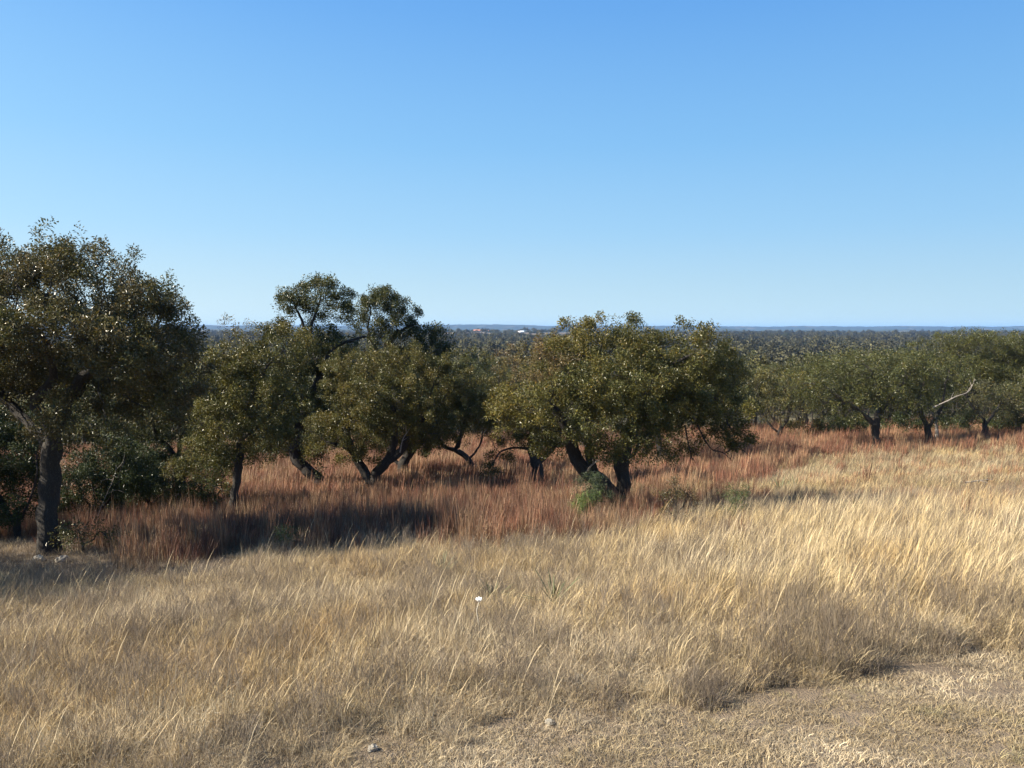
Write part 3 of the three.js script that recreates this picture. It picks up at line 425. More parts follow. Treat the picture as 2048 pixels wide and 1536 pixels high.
// ---- evergreen shrubs
const SH = { sprays: needleSprays, leafMat: M.needle, category: 'juniper', density: 160, step: 0.08, kill: 0.1, leafiness: 3.2, jitter: 0.08, thin: 0.02, tip: 0.004, clear: 0.05, tone: [0.04, 0.06, 0.018], alt: [0.06, 0.08, 0.02] };
const thicket = { ...SH, sprays: oakSprays, leafMat: M.leaf, category: 'shrub', density: 60, step: 0.14, kill: 0.18, leafiness: 5, jitter: 0.14, tone: [0.035, 0.05, 0.016], alt: [0.06, 0.08, 0.02] };
tree({ ...thicket, name: 'evergreen_shrub', seed: 51, label: 'dense dark evergreen shrub left of the largest trunk at picture edge', base: [30, 1085], girth: 0.09, limbs: [[[35, 1085], [35, 1030], [40, 980]], [[35, 1050], [0, 1000], [-20, 950]], [[35, 1050], [60, 1000], [75, 940]]], clumps: [[20, 940, 0.4, 60, 60, 0.9], [60, 990, 0.3, 34, 50, 0.7], [10, 1020, 0, 40, 40, 0.8], [-50, 970, 0, 60, 70, 1], [50, 900, 0.8, 55, 40, 0.8], [10, 865, 0.8, 60, 40, 0.9], [70, 855, 1.4, 50, 36, 0.9]] });
tree({ ...thicket, name: 'evergreen_shrub', seed: 52, label: 'dense dark green shrub right of the largest trunk, behind a bare sapling', base: [195, 1062], girth: 0.08, limbs: [[[195, 1062], [190, 1010], [185, 960]], [[192, 1030], [160, 980], [150, 940]], [[192, 1030], [230, 980], [245, 930]]], clumps: [[170, 960, 0, 50, 56, 0.9], [220, 950, 0.4, 50, 50, 0.9], [150, 1010, -0.2, 34, 34, 0.6], [255, 920, 0.6, 44, 38, 0.8], [200, 1010, 0.2, 44, 36, 0.7], [290, 960, 0.8, 40, 34, 0.7]] });
tree({ ...SH, name: 'juniper', seed: 53, label: 'small bright green juniper at the foot of the central oak', base: [1172, 1050], girth: 0.035, limbs: [[[1180, 1050], [1182, 1000], [1178, 960]], [[1180, 1030], [1160, 1010], [1148, 985]]], clumps: [[1182, 985, 0, 30, 32, 0.4, 1, [0.03, 0.05, 0.016]], [1168, 1010, -0.15, 26, 22, 0.35, 1, [0.10, 0.17, 0.028]], [1150, 1020, -0.1, 18, 16, 0.25, 0.8, [0.12, 0.17, 0.035]], [1205, 1000, 0.1, 24, 24, 0.35, 1, [0.03, 0.05, 0.016]]] });
tree({ ...SH, name: 'juniper', seed: 54, label: 'small yellow green juniper seedling in straw grass below the slender oak', base: [578, 1112], girth: 0.02, limbs: [[[578, 1112], [577, 1085], [576, 1062]]], clumps: [[577, 1078, 0, 20, 22, 0.25, 0.8, [0.13, 0.14, 0.04]], [574, 1098, 0, 26, 14, 0.28, 0.8, [0.13, 0.14, 0.04]]] });
tree({ ...SH, name: 'juniper', seed: 55, label: 'thin green juniper seedling right of the dark sapling in the meadow', base: [1470, 1055], girth: 0.02, leafiness: 1.8, limbs: [[[1470, 1055], [1470, 1015], [1474, 975]]], clumps: [[1472, 990, 0, 22, 28, 0.3, 0.8, [0.08, 0.1, 0.03]], [1462, 1022, 0, 32, 20, 0.4, 0.8, [0.08, 0.1, 0.03]]] });
tree({ ...thicket, name: 'oak_sapling', seed: 56, label: 'dark many-stemmed oak sapling in open grass right of the central trunk', base: [1350, 1062], girth: 0.03, density: 260, step: 0.07, kill: 0.09, leafiness: 1.3, jitter: 0.05, size: 0.6, tone: BROWN, alt: DEEP, limbs: [[[1350, 1062], [1350, 1030], [1345, 1010]], [[1350, 1035], [1328, 1008], [1318, 985]], [[1350, 1035], [1372, 1000], [1378, 970]], [[1350, 1030], [1352, 990], [1345, 968]]], clumps: [[1340, 1005, 0, 22, 20, 0.35], [1372, 995, 0, 22, 26, 0.35], [1322, 990, 0, 14, 12, 0.25], [1352, 1025, 0, 24, 16, 0.35], [1348, 968, 0, 12, 12, 0.2], [1392, 1005, 0, 14, 14, 0.25]] });
tree({ ...thicket, name: 'evergreen_shrub', seed: 57, label: 'low dark evergreen shrub under the tall oaks at the far right', base: [1922, 876], girth: 0.06, sprays: midSprays, step: 0.24, kill: 0.3, density: 20, limbs: [[[1922, 876], [1922, 858], [1918, 845]], [[1922, 865], [1945, 850], [1950, 842]]], clumps: [[1915, 848, 0, 30, 16, 0.9], [1945, 846, 0.2, 28, 16, 0.9], [1890, 852, 0.2, 24, 14, 0.8]] });
tree({ ...thicket, name: 'evergreen_shrub', seed: 58, label: 'pale green shrub below the crown between the leaning oak and meadow oak', base: [1612, 886], girth: 0.05, sprays: midSprays, step: 0.24, kill: 0.3, density: 20, tone: GREY, alt: GOLD, limbs: [[[1612, 886], [1610, 868], [1606, 852]]], clumps: [[1604, 850, 0.3, 22, 14, 0.7], [1628, 856, 0.3, 20, 12, 0.6]] });
tree({ ...thicket, name: 'evergreen_shrub', seed: 59, label: 'dark green shrub under the forked oak, behind the red grass', base: [300, 1040], girth: 0.08, limbs: [[[300, 1040], [298, 1000], [300, 960]], [[299, 1010], [270, 970], [255, 940]], [[299, 1010], [335, 980], [350, 950]]], clumps: [[290, 960, 0, 52, 44, 0.9], [335, 985, 0.2, 44, 34, 0.8], [255, 985, 0.3, 40, 36, 0.8], [320, 930, 0.5, 50, 30, 0.8]] });
tree({ ...thicket, name: 'evergreen_shrub', seed: 60, label: 'small grey green shrub at the edge of the red grass right of the largest trunk', base: [165, 1110], girth: 0.04, tone: GREY, alt: OLIVE, limbs: [[[165, 1110], [165, 1085], [160, 1065]], [[165, 1092], [190, 1075], [200, 1062]]], clumps: [[160, 1072, 0, 30, 20, 0.4, 0.7], [195, 1070, 0, 30, 18, 0.4, 0.7], [225, 1080, 0, 22, 14, 0.3, 0.6]] });
[[1660, 879, 'dark shrub in the understory left of the broad meadow oak'], [1705, 878, 'dark shrub close behind the broad meadow oak'], [1800, 877, 'dark shrub between the meadow oak and the white dead stub'], [2000, 876, 'dark shrub under the grey twiggy oak at far right']].forEach(([px, py, label], i) => tree({ ...thicket, name: 'evergreen_shrub', seed: 90 + i, label, base: [px, py], girth: 0.06, sprays: midSprays, step: 0.24, kill: 0.3, density: 20, limbs: [[[px, py], [px + 2, py - 14], [px - 3, py - 26]], [[px + 2, py - 12], [px + 22, py - 22], [px + 28, py - 28]]], clumps: [[px - 6, py - 26, 0, 28, 16, 0.9], [px + 26, py - 26, 0.2, 26, 15, 0.9], [px + 8, py - 34, 0.4, 26, 14, 0.9]] }));
tree({ ...thicket, name: 'evergreen_shrub', seed: 96, label: 'dark leafy shrub between the forked oak and the slender trunk', base: [420, 1042], girth: 0.06, limbs: [[[420, 1042], [418, 1000], [412, 960]], [[419, 1012], [440, 980], [446, 950]]], clumps: [[410, 950, 0.2, 40, 36, 0.8], [440, 930, 0.5, 36, 30, 0.7], [400, 1000, 0, 34, 26, 0.6], [432, 985, 0.3, 28, 28, 0.6]] });
{ // bare sapling by the dark shrub
  const b = groundHit(196, 1062), g = top('bare_sapling', b.x, b.y, b.z + 0.6), W = (p) => at(p[0], p[1], -b.z - 0.6).sub(g.position);
  tag(g, 'thin pale leafless sapling leaning right in front of dark shrub', 'sapling');
  mesh('stem', tubeOf([W([190, 1065]), W([200, 1020]), W([215, 985]), W([228, 955]), W([233, 930])], 0.022, 0.006, 5), M.deadwood, g);
  for (const l of [[[226, 960], [210, 958], [200, 966]], [[214, 988], [232, 980], [248, 985]], [[231, 940], [245, 925], [250, 905]]]) mesh('twig', tubeOf(l.map(W), 0.009, 0.003, 4), M.deadwood, g);
}
console.log('trees', JSON.stringify(stats));

// ------------------------------------------------------------------ the woods beyond
function clumpCrown(seed, h, w, clumps, size) {   // a crown of small leafy faces spread over uneven lobes
  const r = rngOf(seed), pos = [], color = [], idx = [], nor = [], lobes = range(9, (i) => { const a = i * 2.4 + r(), q = i < 2 ? 0.08 : 0.3; return [Math.cos(a) * w * q, h * (i < 2 ? 0.78 : 0.5 + 0.16 * r()), Math.sin(a) * w * q, w * (0.2 + 0.09 * r()), h * (0.17 + 0.07 * r()), 0.8 + 0.4 * r()]; });
  for (let i = 0; i < clumps; i++) {
    const L = lobes[i % lobes.length], u = r() * 1.6 - 0.6, a = r() * 6.283, q = Math.sqrt(Math.max(0, 1 - u * u)), R = Math.pow(r(), 0.3) * (0.9 + 0.25 * n3(u * 3 + i % 9, Math.cos(a) * 2, seed)), cx = L[0] + q * Math.cos(a) * L[3] * R, cy = L[1] + u * L[4] * R, cz = L[2] + q * Math.sin(a) * L[3] * R;
    const k = L[5] * (0.7 + 0.6 * r());
    for (let f = 0; f < 2; f++) {
      const s = pos.length / 3, S = size * (0.6 + 0.8 * r()); for (let v = 0; v < 3; v++) { pos.push(cx + (r() - 0.5) * 2 * S, cy + (r() - 0.5) * 1.6 * S, cz + (r() - 0.5) * 2 * S); color.push(k, k * (0.95 + 0.1 * r()), k); const dx = q * Math.cos(a) + (r() - 0.5) * 0.4, dy = u + 0.25 + (r() - 0.5) * 0.4, dz = q * Math.sin(a) + (r() - 0.5) * 0.4, l = Math.hypot(dx, dy, dz) || 1; nor.push(dx / l, dy / l, dz / l); } idx.push(s, s + 1, s + 2);
    }
  }
  const g = pack(pos, color, idx), nn = g.attributes.normal; nor.forEach((v, i) => { nn.array[i] = v; }); return g;
}
const farCrowns = range(6, (i) => clumpCrown(600 + i, 6.5 + (i % 3), 7 + (i % 4) * 0.8, 2000, 0.14)), massCrowns = range(5, (i) => clumpCrown(620 + i, 6.5 + (i % 3), 7.5 + (i % 4), 420, 0.42));
const farTrunk = range(3, (i) => { const r = rngOf(640 + i); return mergeGeometries([tubeOf([V(0, -0.3, 0), V(0.2 * r(), 1.2, 0.1), V(0.5 * r() - 0.2, 2.6, 0), V(0.2, 4.4, 0.2)], 0.2, 0.07, 6), tubeOf([V(0.1, 1.6, 0), V(1.2, 3, 0.4), V(1.8, 4, 0.6)], 0.11, 0.04, 5), tubeOf([V(0.1, 1.4, 0), V(-1.1, 2.9, -0.3), V(-1.9, 3.9, 0.3)], 0.12, 0.04, 5)]); });
const woodTones = [[0.064, 0.078, 0.024], [0.08, 0.086, 0.028], [0.05, 0.066, 0.021], [0.098, 0.092, 0.032], [0.076, 0.072, 0.034]];
const farMats = woodTones.map((c) => { const m = M.farLeaf.clone(); m.color = col(...c); return m; });
const clearing = (x, d) => knoll(x, d) > 1.2;
const inView = (x, d) => Math.abs(x) < 0.72 * d + 25;
{ // trees of the nearer wood: one by one
  const r = rngOf(700), spots = [];
  for (let d = 64; d < 190; d += 6.2) for (let x = -0.72 * d - 12; x < 0.72 * d + 12; x += 6.6) { const X = x + (r() - 0.5) * 5, D = d + (r() - 0.5) * 5; if (r() < 0.93) spots.push([X, D, r(), r(), r()]); }
  // show-largest first: those nearest; woods thin out on the left where they stand behind the near oaks
  const near = spots.filter(([x, d]) => d < 78 || !(x / d < -0.12)).sort((a, b) => a[1] - b[1]).slice(0, 290);
  near.forEach(([x, d, a, b, c], i) => {
    const y = groundY(x, -d), g = top('woodland_oak', x, y, -d), k = Math.floor(a * 6), s = 0.7 + 0.3 * b;
    tag(g, 'olive green oak of the wood filling the valley beyond the meadow', 'oak', 'oaks of the valley wood');
    mesh('crown', farCrowns[k], farMats[Math.floor(c * 4.2)], g); mesh('trunk', farTrunk[k % 3], M.bark, g);
    g.rotation.y = b * 6.28; g.scale.set(s, s * (0.9 + 0.25 * c), s);
  });
  // and the rest of the wood, out to the far rise, as one mass
  const last = near[near.length - 1][1], lists = massCrowns.map(() => []);
  const taken = new Set(near.map((p) => p.join()));
  for (const p of spots) if (!taken.has(p.join())) lists[Math.floor(p[2] * 5)].push([p[0], p[1], p[3], p[4]]);
  for (let d = 190; d < 2700;) {
    const step = 6.2 + d * 0.0035;
    for (let x = -0.74 * d - 40; x < 0.74 * d + 40; x += step) { const X = x + (r() - 0.5) * step * 0.9, D = d + (r() - 0.5) * step * 0.9; if (clearing(X, D) ? r() < 0.02 + 0.55 * sstep(0.25, 0.5, n2(X * 0.016, D * 0.02)) : r() < 0.95) lists[Math.floor(r() * 5)].push([X, D, r(), r()]); }
    d += step * (d > 900 ? 1.25 : 1);
  }
  const g = new THREE.Group(); g.name = 'distant_woodland'; scene.add(g); tag(g, 'unbroken dark green oak wood covering the valley to the far rise', 'woodland', null, 'stuff');
  lists.forEach((list, i) => {
    const im = new THREE.InstancedMesh(massCrowns[i], M.farLeaf, list.length); im.name = 'tree_crowns'; im.userData.kind = 'stuff'; im.castShadow = im.receiveShadow = true;
    list.forEach(([x, d, a, b], k) => { const s = (0.6 + 0.35 * a + 0.5 * b * b + 0.25 * n2b(x * 0.012, d * 0.012)) * (1 + d * 0.00022); dummy.position.set(x, groundY(x, -d) - 0.3, -d); dummy.rotation.set(0, a * 6.28, 0); dummy.scale.set(s, s * (0.8 + 0.4 * b), s); dummy.updateMatrix(); im.setMatrixAt(k, dummy.matrix); const t = woodTones[Math.floor(b * 4.99)], n = 1 + 0.4 * n2(x * 0.01, d * 0.01); im.setColorAt(k, tint.setRGB(t[0] * n, t[1] * n, t[2] * n)); });
    g.add(im);
  });
  console.log('wood', near.length, 'to', last.toFixed(0), lists.map((l) => l.length).join());
}
// ------------------------------------------------------------------ ranch buildings on the far knoll
function house(name, label, px, d, w, h, dep, wallM, roofM, wings) {
  const x = at(px, 665, d).x, g = top(name, x, groundY(x, -d) - 0.3, -d); tag(g, label, 'house');
  const roofGeo = (W, H, D) => { const s = new THREE.Shape([new THREE.Vector2(-D / 2 - 0.8, 0), new THREE.Vector2(D / 2 + 0.8, 0), new THREE.Vector2(0, H)]); return new THREE.ExtrudeGeometry(s, { depth: W + 1.2, bevelEnabled: false }).translate(0, 0, -W / 2 - 0.6).rotateY(Math.PI / 2); };
  const box = (W, H, D, X, Y, Z) => new THREE.BoxGeometry(W, H, D).translate(X, Y, Z);
  mesh('wall', box(w, h, dep, 0, h / 2, 0), wallM, g); mesh('roof', roofGeo(w, h * 0.6, dep).translate(0, h + 0.003, 0), roofM, g); mesh('door', box(1.6, 2.3, 0.1, w * 0.1, 1.15, dep / 2 + 0.05), M.darkDoor, g);
  for (let i = 0; i < 4; i++) mesh('window', box(1.8, 1.5, 0.1, -w * 0.4 + i * w * 0.26, h * 0.55, dep / 2 + 0.05), M.darkDoor, g);
  for (const [W, H, D, X, Z] of wings) { mesh('wing', box(W, H, D, X, H / 2, Z), wallM, g); mesh('wing_roof', roofGeo(W, H * 0.5, D).translate(X, H + 0.004, Z), roofM, g); }
}
house('ranch_house', 'long red roofed ranch house on the far pale rise', 958, 2150, 30, 5, 14, M.plaster, M.tileRoof, [[14, 4, 10, 20, 3]]);
house('ranch_house', 'long low dark roofed house right of the red roofed one', 1022, 2170, 34, 3.6, 12, M.plaster, M.bark, []);
house('barn', 'pale metal roofed barn right of the low dark roofed house', 1042, 2120, 15, 5.5, 12, M.whiteWall, M.tinRoof, []);
house('shed', 'tiny white shed on the slope below the barn', 1038, 1930, 7, 6, 6, M.whiteWall, M.whiteWall, []);

// ------------------------------------------------------------------ grass
const polar = (pts) => pts.map(([px, py]) => { const p = groundHit(px, py); return [p.x / -p.z, -p.z]; });
const mownEdge = polar([[-700, 1780], [0, 1640], [500, 1552], [700, 1508], [900, 1470], [1100, 1432], [1300, 1414], [1500, 1396], [1600, 1372], [1750, 1350], [1900, 1322], [2048, 1300], [2500, 1235]]);
const redFront = polar([[-500, 1100], [60, 1085], [150, 1080], [210, 1110], [330, 1125], [480, 1105], [620, 1090], [700, 1100], [860, 1085], [1000, 1096], [1130, 1098], [1250, 1068], [1350, 1050], [1430, 1015], [1500, 980], [1560, 945], [1640, 920], [1760, 907], [1900, 902], [2600, 900]]);
const G = {}; for (const k of Object.keys(tufts)) G[k] = tufts[k].map(() => []);
const gr = rngOf(900);
function put(kind, x, z, s, sy, c, turn = 0.9, tilt = 0.12) {
  dummy.position.set(x, groundY(x, z) - 0.015, z); dummy.rotation.set((gr() - 0.5) * tilt, (gr() - 0.5) * 2 * turn, (gr() - 0.5) * tilt); dummy.scale.set(s, s * sy, s); dummy.updateMatrix();
  const k = 0.82 + 0.36 * gr(); G[kind][Math.floor(gr() * G[kind].length)].push([dummy.matrix.clone(), c[0] * k, c[1] * k, c[2] * k]);
}
const mix3 = (a, b, t) => [mixN(a[0], b[0], t), mixN(a[1], b[1], t), mixN(a[2], b[2], t)];
const STRAW = [0.53, 0.415, 0.222], PALE = [0.54, 0.45, 0.30], GOLDEN = [0.42, 0.285, 0.115], DULL = [0.23, 0.172, 0.105], ASH = [0.20, 0.16, 0.118], RED = [0.155, 0.052, 0.026], RUST = [0.215, 0.083, 0.039], MOWN = [0.33, 0.26, 0.145], UMBER = [0.15, 0.113, 0.08], OLIVEG = [0.20, 0.185, 0.075];
const redAt = (x, d) => {
  const u = x / d, f = lerpTable(redFront, u), n = fbm(x * 0.22 + 4, d * 0.3), right = sstep(0.22, 0.34, u);
  let v = sstep(f - mixN(0.6, 3, sstep(0.1, 0.3, u)), f + mixN(1.4, 4, sstep(0.1, 0.3, u)), d + n * mixN(2.6, 4, sstep(0.05, 0.3, u)) + 1.2 * n2b(x * 0.9, d * 0.9)) * mixN(0.97, 0.9, right);
  if (u < 0.3 && u > 0.05) v *= 1 - 0.75 * sstep(0.0, 0.35, n2b(x * 0.3, d * 0.25) + sstep(0.05, 0.3, u) * 0.25);
  if (u < 0.2) v *= 1 - 0.55 * sstep(0.35, 0.6, n2c(x * 0.12 + 2, d * 0.12));
  if (v < 0.05 && n2b(x * 0.35 + 9, d * 0.35) > 0.72 && d > 16) v = 0.5;
  return v;
};
for (let d = 4.2; d < 66;) {
  const step = d < 11 ? 0.1 : d < 20 ? 0.125 + (d - 11) * 0.004 : 0.16 + (d - 20) * 0.005, half = 0.70 * d + 3;
  for (let x = -half; x < half; x += step) {
    const X = x + (gr() - 0.5) * step * 1.6, D = d + (gr() - 0.5) * step * 1.6, z = -D, u = X / D;
    const edge = lerpTable(mownEdge, u) + 0.35 * n2(X * 0.9, D * 0.9) + 0.15 * n2(X * 3, D * 3), a = fbm(X * 0.35, D * 0.35), b = fbm(X * 0.16 + 30, D * 0.22 + 8), c = n2c(X * 0.7, D * 0.7);
    if (D < edge) {   // mown
      const bare = n2b(X * 0.8 + 3, D * 1.1) + 0.5 * n2(X * 2.2, D * 2.2);
      const near = edge - D;
      if (near < 0.5 && bare > 0.1) { if (gr() < 0.6) continue; } else if (bare > 0.5 && gr() < 0.7) continue;
      const cc = mix3(mix3(MOWN, PALE, sstep(-0.2, 0.6, a)), b > 0.25 ? OLIVEG : DULL, 0.45 * sstep(0.1, 0.7, Math.abs(c)));
      put('mown', X, z, 0.9 + 0.5 * gr(), 0.75 + 0.6 * gr() + 0.25 * a, cc, 3.1); if (gr() < 0.85) put('mown', X + (gr() - 0.5) * 0.1, z + (gr() - 0.5) * 0.1, 0.9 + 0.5 * gr(), 0.7 + 0.5 * gr(), cc, 3.1);
      continue;
    }
    const R = redAt(X, D), crest = sstep(0.02, 0.35, u) * sstep(8.5, 12, D) * (1 - sstep(20, 27, D)), rise = clamp((D - edge) / mixN(0.7, 0.35, sstep(0.05, 0.25, u)), 0.4, 1);
    if (gr() < R) {
      const far = D > 30, cc = mix3(mix3(RED, RUST, sstep(-0.3, 0.5, a)), STRAW, clamp(0.3 * sstep(0.1, 0.6, b) + 0.3 * Math.pow(gr(), 3) + 0.15 * sstep(0.3, 0.6, c), 0, 0.6));
      if (far) { if (gr() < 0.75) put('redFar', X, z, 0.95 + 0.3 * gr(), 0.85 + 0.4 * gr() + 0.2 * c, cc, 0.8); } else if (gr() < 0.8) put('red', X, z, 0.85 + 0.3 * gr(), 0.65 + 0.5 * gr() + 0.4 * c + 0.2 * n2b(X * 1.7, D * 1.7), cc, 0.8);
      if (gr() < 0.25) put('thatch', X, z, 1.2, 1.1, mix3(DULL, RUST, 0.4), 3);
      if (gr() < 0.1 + 0.25 * sstep(0.2, 0.6, n2b(X * 0.5, D * 0.5))) put(far ? 'strawFar' : 'wisp', X, z, 1, 0.9 + 0.4 * gr(), mix3(STRAW, DULL, gr()), 0.9);
      continue;
    }
    const gold = sstep(0.1, 0.6, b), pale = sstep(-0.1, 0.5, -b + 0.3 * a);
    let cc = mix3(mix3(STRAW, GOLDEN, 0.75 * gold), PALE, 0.7 * pale); const greyness = sstep(0.15, 0.5, n2b(X * 0.42 + 50, D * 0.42) - 0.25 * crest);
    if (D > 20 && u > 0.12) { const dull = fbm(X * 0.12 + 60, D * 0.2 + 5); cc = mix3(cc, DULL, 0.6 * sstep(-0.15, 0.45, dull)); if (gr() < 0.1 + 0.12 * sstep(0, 0.4, -dull)) { put(D > 30 ? 'redFar' : 'red', X, z, 0.8 + 0.2 * gr(), 0.55 + 0.3 * gr(), mix3(RUST, cc, 0.4 * gr()), 0.8); continue; } }
    if (D > 28) { cc = mix3(cc, OLIVEG, 0.4 * sstep(0.0, 0.5, c)); if (gr() < 0.62) put('strawFar', X, z, 0.95 + 0.3 * gr(), (0.6 + 0.4 * gr() + 0.2 * a), cc, 0.7); else if (gr() < 0.4) put('thatch', X, z, 1.5, 1.1, mix3(DULL, cc, 0.4), 3); continue; }
    const litter = sstep(0.30, 0.42, -u) * sstep(14.2, 15.4, D + 0.8 * a);
    if (litter > 0.5 && D < 22) { if (gr() < 0.55) put('thatch', X, z, 0.7 + 0.4 * gr(), 0.5 + 0.4 * gr(), mix3(DULL, UMBER, gr()), 3.1); if (gr() < 0.1) put('wisp', X, z, 0.7, 0.8, cc, 3.1); continue; }
    // an under-storey of matted thatch with leaning straw through it, gathered in tussocks
    const tus = n2(X * 1.5 + 7, D * 1.3), lift = 0.85 + 0.4 * tus;
    if (gr() < 0.9) put('thatch', X, z, (0.85 + 0.5 * gr()) * (0.5 + 0.5 * rise), (0.65 + 0.5 * gr() + 0.3 * a + 0.35 * crest) * lift, mix3(mix3(DULL, ASH, greyness), cc, 0.38 + 0.6 * gr()), 3.1);
    if (D - edge < 0.6 && n2c(X * 0.85 + 4, 1.5) > 0.3) for (let k = 0; k < 2; k++) put('thatch', X + (gr() - 0.5) * 0.1, z + (gr() - 0.5) * 0.1, 0.6 + 0.35 * gr(), 0.8 + 0.4 * gr(), mix3(UMBER, DULL, 0.5 * gr()), 3.1);
    const dense = (0.5 + 0.45 * crest + 0.25 * a + 0.35 * tus) * (1 - 0.6 * greyness);
    if (gr() < dense) put(gr() < 0.2 + 0.9 * crest ? 'straw' : 'wisp', X, z, (0.68 + 0.3 * gr() + 0.15 * crest) * (0.45 + 0.55 * rise), (0.6 + 0.35 * gr() + 0.45 * crest + 0.2 * a) * lift, cc, 0.9, gr() < 0.12 ? 1.7 : 0.3);
    const scrub = sstep(0.2, 0.32, u) * (1 - sstep(1.6, 3.2, D - edge)) * sstep(-0.35, 0.1, n2b(X * 0.5, D * 0.5));
    if (gr() < 0.4 * scrub) put('weed', X, z, 0.6 + 0.7 * gr(), 1.0 + 0.8 * gr(), mix3(UMBER, cc, 0.35 * gr()), 3.1, 0.5);
    if (gr() < 0.06 + 0.05 * crest) put('stalk', X, z, 0.9 * (0.4 + 0.6 * rise), 0.65 + 0.4 * gr() + 0.2 * crest, mix3(cc, PALE, 0.5), 0.8);
    if (gr() < 0.16 + 0.3 * greyness + 0.15 * (1 - rise)) put('weed', X, z, (0.7 + 0.6 * gr()) * (0.5 + 0.5 * rise), 0.75 + 0.5 * gr() + 0.5 * crest, mix3(ASH, DULL, gr()), 3.1);
  }
  d += step;
}
function grassField(name, label, kinds) {
  const g = new THREE.Group(); g.name = name; scene.add(g); tag(g, label, 'grass', null, 'stuff'); let n = 0;
  for (const k of kinds) G[k].forEach((list, i) => { if (!list.length) return; const im = new THREE.InstancedMesh(tufts[k][i], M.grass, list.length); im.name = 'tufts'; im.userData.kind = 'stuff'; im.castShadow = im.receiveShadow = true; list.forEach(([m, r, gg, b], j) => { im.setMatrixAt(j, m); im.setColorAt(j, tint.setRGB(r, gg, b)); }); g.add(im); n += list.length; });
  console.log(name, n);
}
grassField('mown_grass', 'short mown dry grass in the bottom right foreground', ['mown']);
grassField('straw_grass', 'tall pale straw grass leaning right across the foreground and meadow', ['straw', 'wisp', 'stalk', 'strawFar', 'thatch']);
grassField('bluestem_grass', 'rust red upright bluestem grass around the oak trunks', ['red', 'redFar']);
grassField('dead_weeds', 'grey brown twiggy dead weeds scattered through the straw grass', ['weed']);

// ------------------------------------------------------------------ small things in the grass
function rock(px, py, size, label, seed) {
  const b = groundHit(px, py), r = rngOf(seed), g = new THREE.IcosahedronGeometry(1, 3), p = g.attributes.position;
  for (let i = 0; i < p.count; i++) { const v = V(p.getX(i), p.getY(i), p.getZ(i)), k = 1 + 0.28 * n3(v.x * 1.3 + seed, v.y * 1.3, v.z * 1.3) + 0.1 * n3(v.x * 4, v.y * 4 + seed, v.z * 4); p.setXYZ(i, v.x * k * size, v.y * k * size * 0.75, v.z * k * size * 0.8); }
  g.computeVertexNormals(); const m = new THREE.Mesh(g, M.stone); m.name = numbered('limestone_rock'); m.castShadow = m.receiveShadow = true; m.position.set(b.x, b.y + size * 0.35, b.z); m.rotation.y = r() * 6; scene.add(m); tag(m, label, 'rock', 'pale rocks in the grass');
}
rock(1156, 1366, 0.085, 'white upright limestone rock in open grass below the white flower', 1);
rock(938, 1388, 0.06, 'small flat white rock left of and below the upright white rock', 2);
rock(1238, 1316, 0.06, 'small pale rock among thin grass right of the upright white rock', 3);
rock(1252, 1352, 0.05, 'tiny pale rock just right of the upright white rock', 4);
rock(1206, 1060, 0.2, 'pale limestone rock at the foot of the central oak', 5);
rock(1170, 1066, 0.13, 'low pale rock left of the one at the central trunk', 6);
rock(78, 1122, 0.12, 'pale flat stone in front of the largest trunk, left one', 7);
rock(125, 1124, 0.14, 'pale flat stone in front of the largest trunk, right one', 8);
rock(745, 1502, 0.05, 'small white stone at the mown edge near the bottom', 9);
rock(1100, 1448, 0.045, 'small white stone at the mown edge below the upright white rock', 10);
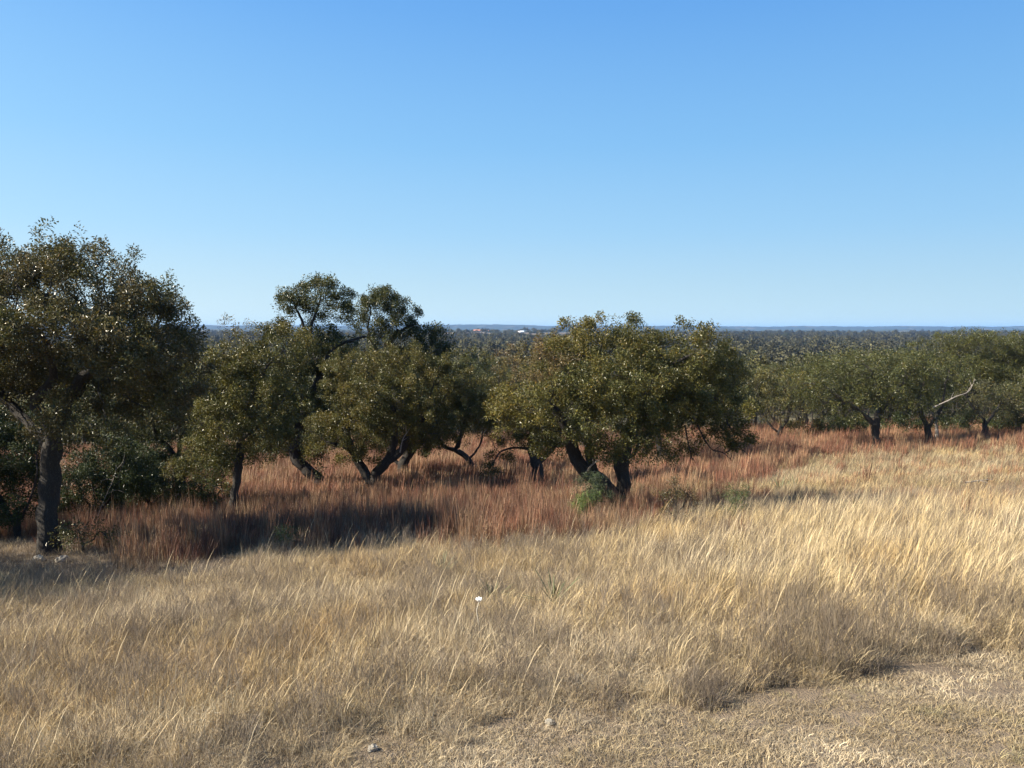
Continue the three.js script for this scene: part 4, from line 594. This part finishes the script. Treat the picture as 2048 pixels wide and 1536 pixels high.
{ // yuccas
  const blade = (len, w) => { const pos = [], idx = []; for (let i = 0; i <= 4; i++) { const t = i / 4, ww = w * (i === 0 ? 0.7 : i === 4 ? 0.05 : 1 - 0.5 * t), y = len * t, z = 0.16 * len * t * t; pos.push(-ww, y, z + ww * 0.5, 0, y, z, ww, y, z + ww * 0.5); if (i) { const a = (i - 1) * 3; idx.push(a, a + 1, a + 3, a + 1, a + 4, a + 3, a + 1, a + 2, a + 4, a + 2, a + 5, a + 4); } } const g = new THREE.BufferGeometry(); g.setAttribute('position', new THREE.Float32BufferAttribute(pos, 3)); g.setIndex(idx); g.computeVertexNormals(); return g; };
  const blades = [blade(0.55, 0.016), blade(0.45, 0.014), blade(0.62, 0.016)];
  const yucca = (px, py, s, n, label, seed) => { const b = groundHit(px, py), r = rngOf(seed), g = top('yucca', b.x, b.y, b.z); tag(g, label, 'yucca', 'yuccas in the grass'); for (let i = 0; i < n; i++) { const m = mesh('leaf', blades[i % 3], r() < 0.2 ? M.yuccaDry : M.yucca, g); m.rotation.set(0.15 + 1.0 * r(), i * 2.4, 0, 'YXZ'); m.scale.setScalar(0.85 * s * (0.8 + 0.4 * r())); } };
  yucca(884, 1152, 0.9, 20, 'small dark yucca in pale grass below the golden green oak', 71);
  yucca(1108, 1212, 1.1, 26, 'larger yucca right of the white flower stalk', 72);
  yucca(982, 1206, 0.8, 16, 'narrow yucca close beside the white flower stalk', 73);
  yucca(1560, 990, 1.5, 26, 'green yucca clump in the middle of the meadow', 74);
  yucca(1590, 985, 1.4, 22, 'green yucca just right of the clump in mid meadow', 77);
  yucca(1700, 1042, 1.4, 26, 'yellow green yucca in bright grass in front of the meadow oak', 75);
  yucca(1970, 1032, 1.3, 24, 'spiky yucca in bright grass near the right picture edge', 76);
}
{ // white flower on a tall pale stalk
  const b = groundHit(958, 1290), g = top('flower_stalk', b.x, b.y, b.z), W = (px, py) => at(px, py, -b.z).sub(b); tag(g, 'tall pale dry stalk topped by a white papery flower head', 'flower');
  mesh('stem', tubeOf([V(0, -0.02, 0), W(958, 1250), W(953, 1222), W(958, 1204)], 0.008, 0.005, 6), M.stalk, g);
  const petal = new THREE.SphereGeometry(1, 10, 6).scale(0.016, 0.036, 0.006).translate(0, 0.033, 0), c = W(958, 1204), r = rngOf(5);
  for (let i = 0; i < 8; i++) { const m = mesh('petal', petal, M.petal, g); m.position.copy(c); m.rotation.set(0.3 + 0.7 * r(), i * 0.8, 0, 'YXZ'); }
  const q = groundHit(981, 1215), h = top('seed_head', q.x, q.y, q.z), Wq = (px, py) => at(px, py, -q.z).sub(q); tag(h, 'dark dried seed head on a stem beside the white flower', 'seed head');
  mesh('stem', tubeOf([V(0, -0.02, 0), Wq(980, 1198), Wq(983, 1188)], 0.007, 0.005, 5), M.stalk, h); mesh('pod', new THREE.SphereGeometry(1, 12, 8).scale(0.03, 0.075, 0.03).translate(...Wq(984, 1180).toArray()), M.pod, h);
}
{ // a fallen limb bleaching in the meadow
  const b = groundHit(1955, 982), g = top('fallen_branch', b.x, b.y, b.z), W = (px, py) => { const p = groundHit(px, py); p.y += 0.35; return p.sub(b); }; tag(g, 'pale fallen branch lying in the meadow near the right picture edge', 'branch');
  mesh('limb', tubeOf([W(1930, 984), W(1950, 981), W(1985, 977)], 0.035, 0.02, 6), M.deadwood, g); mesh('twig', tubeOf([W(1960, 980), W(1975, 984)], 0.015, 0.007, 5), M.deadwood, g);
}
renderer.render(scene, camera);
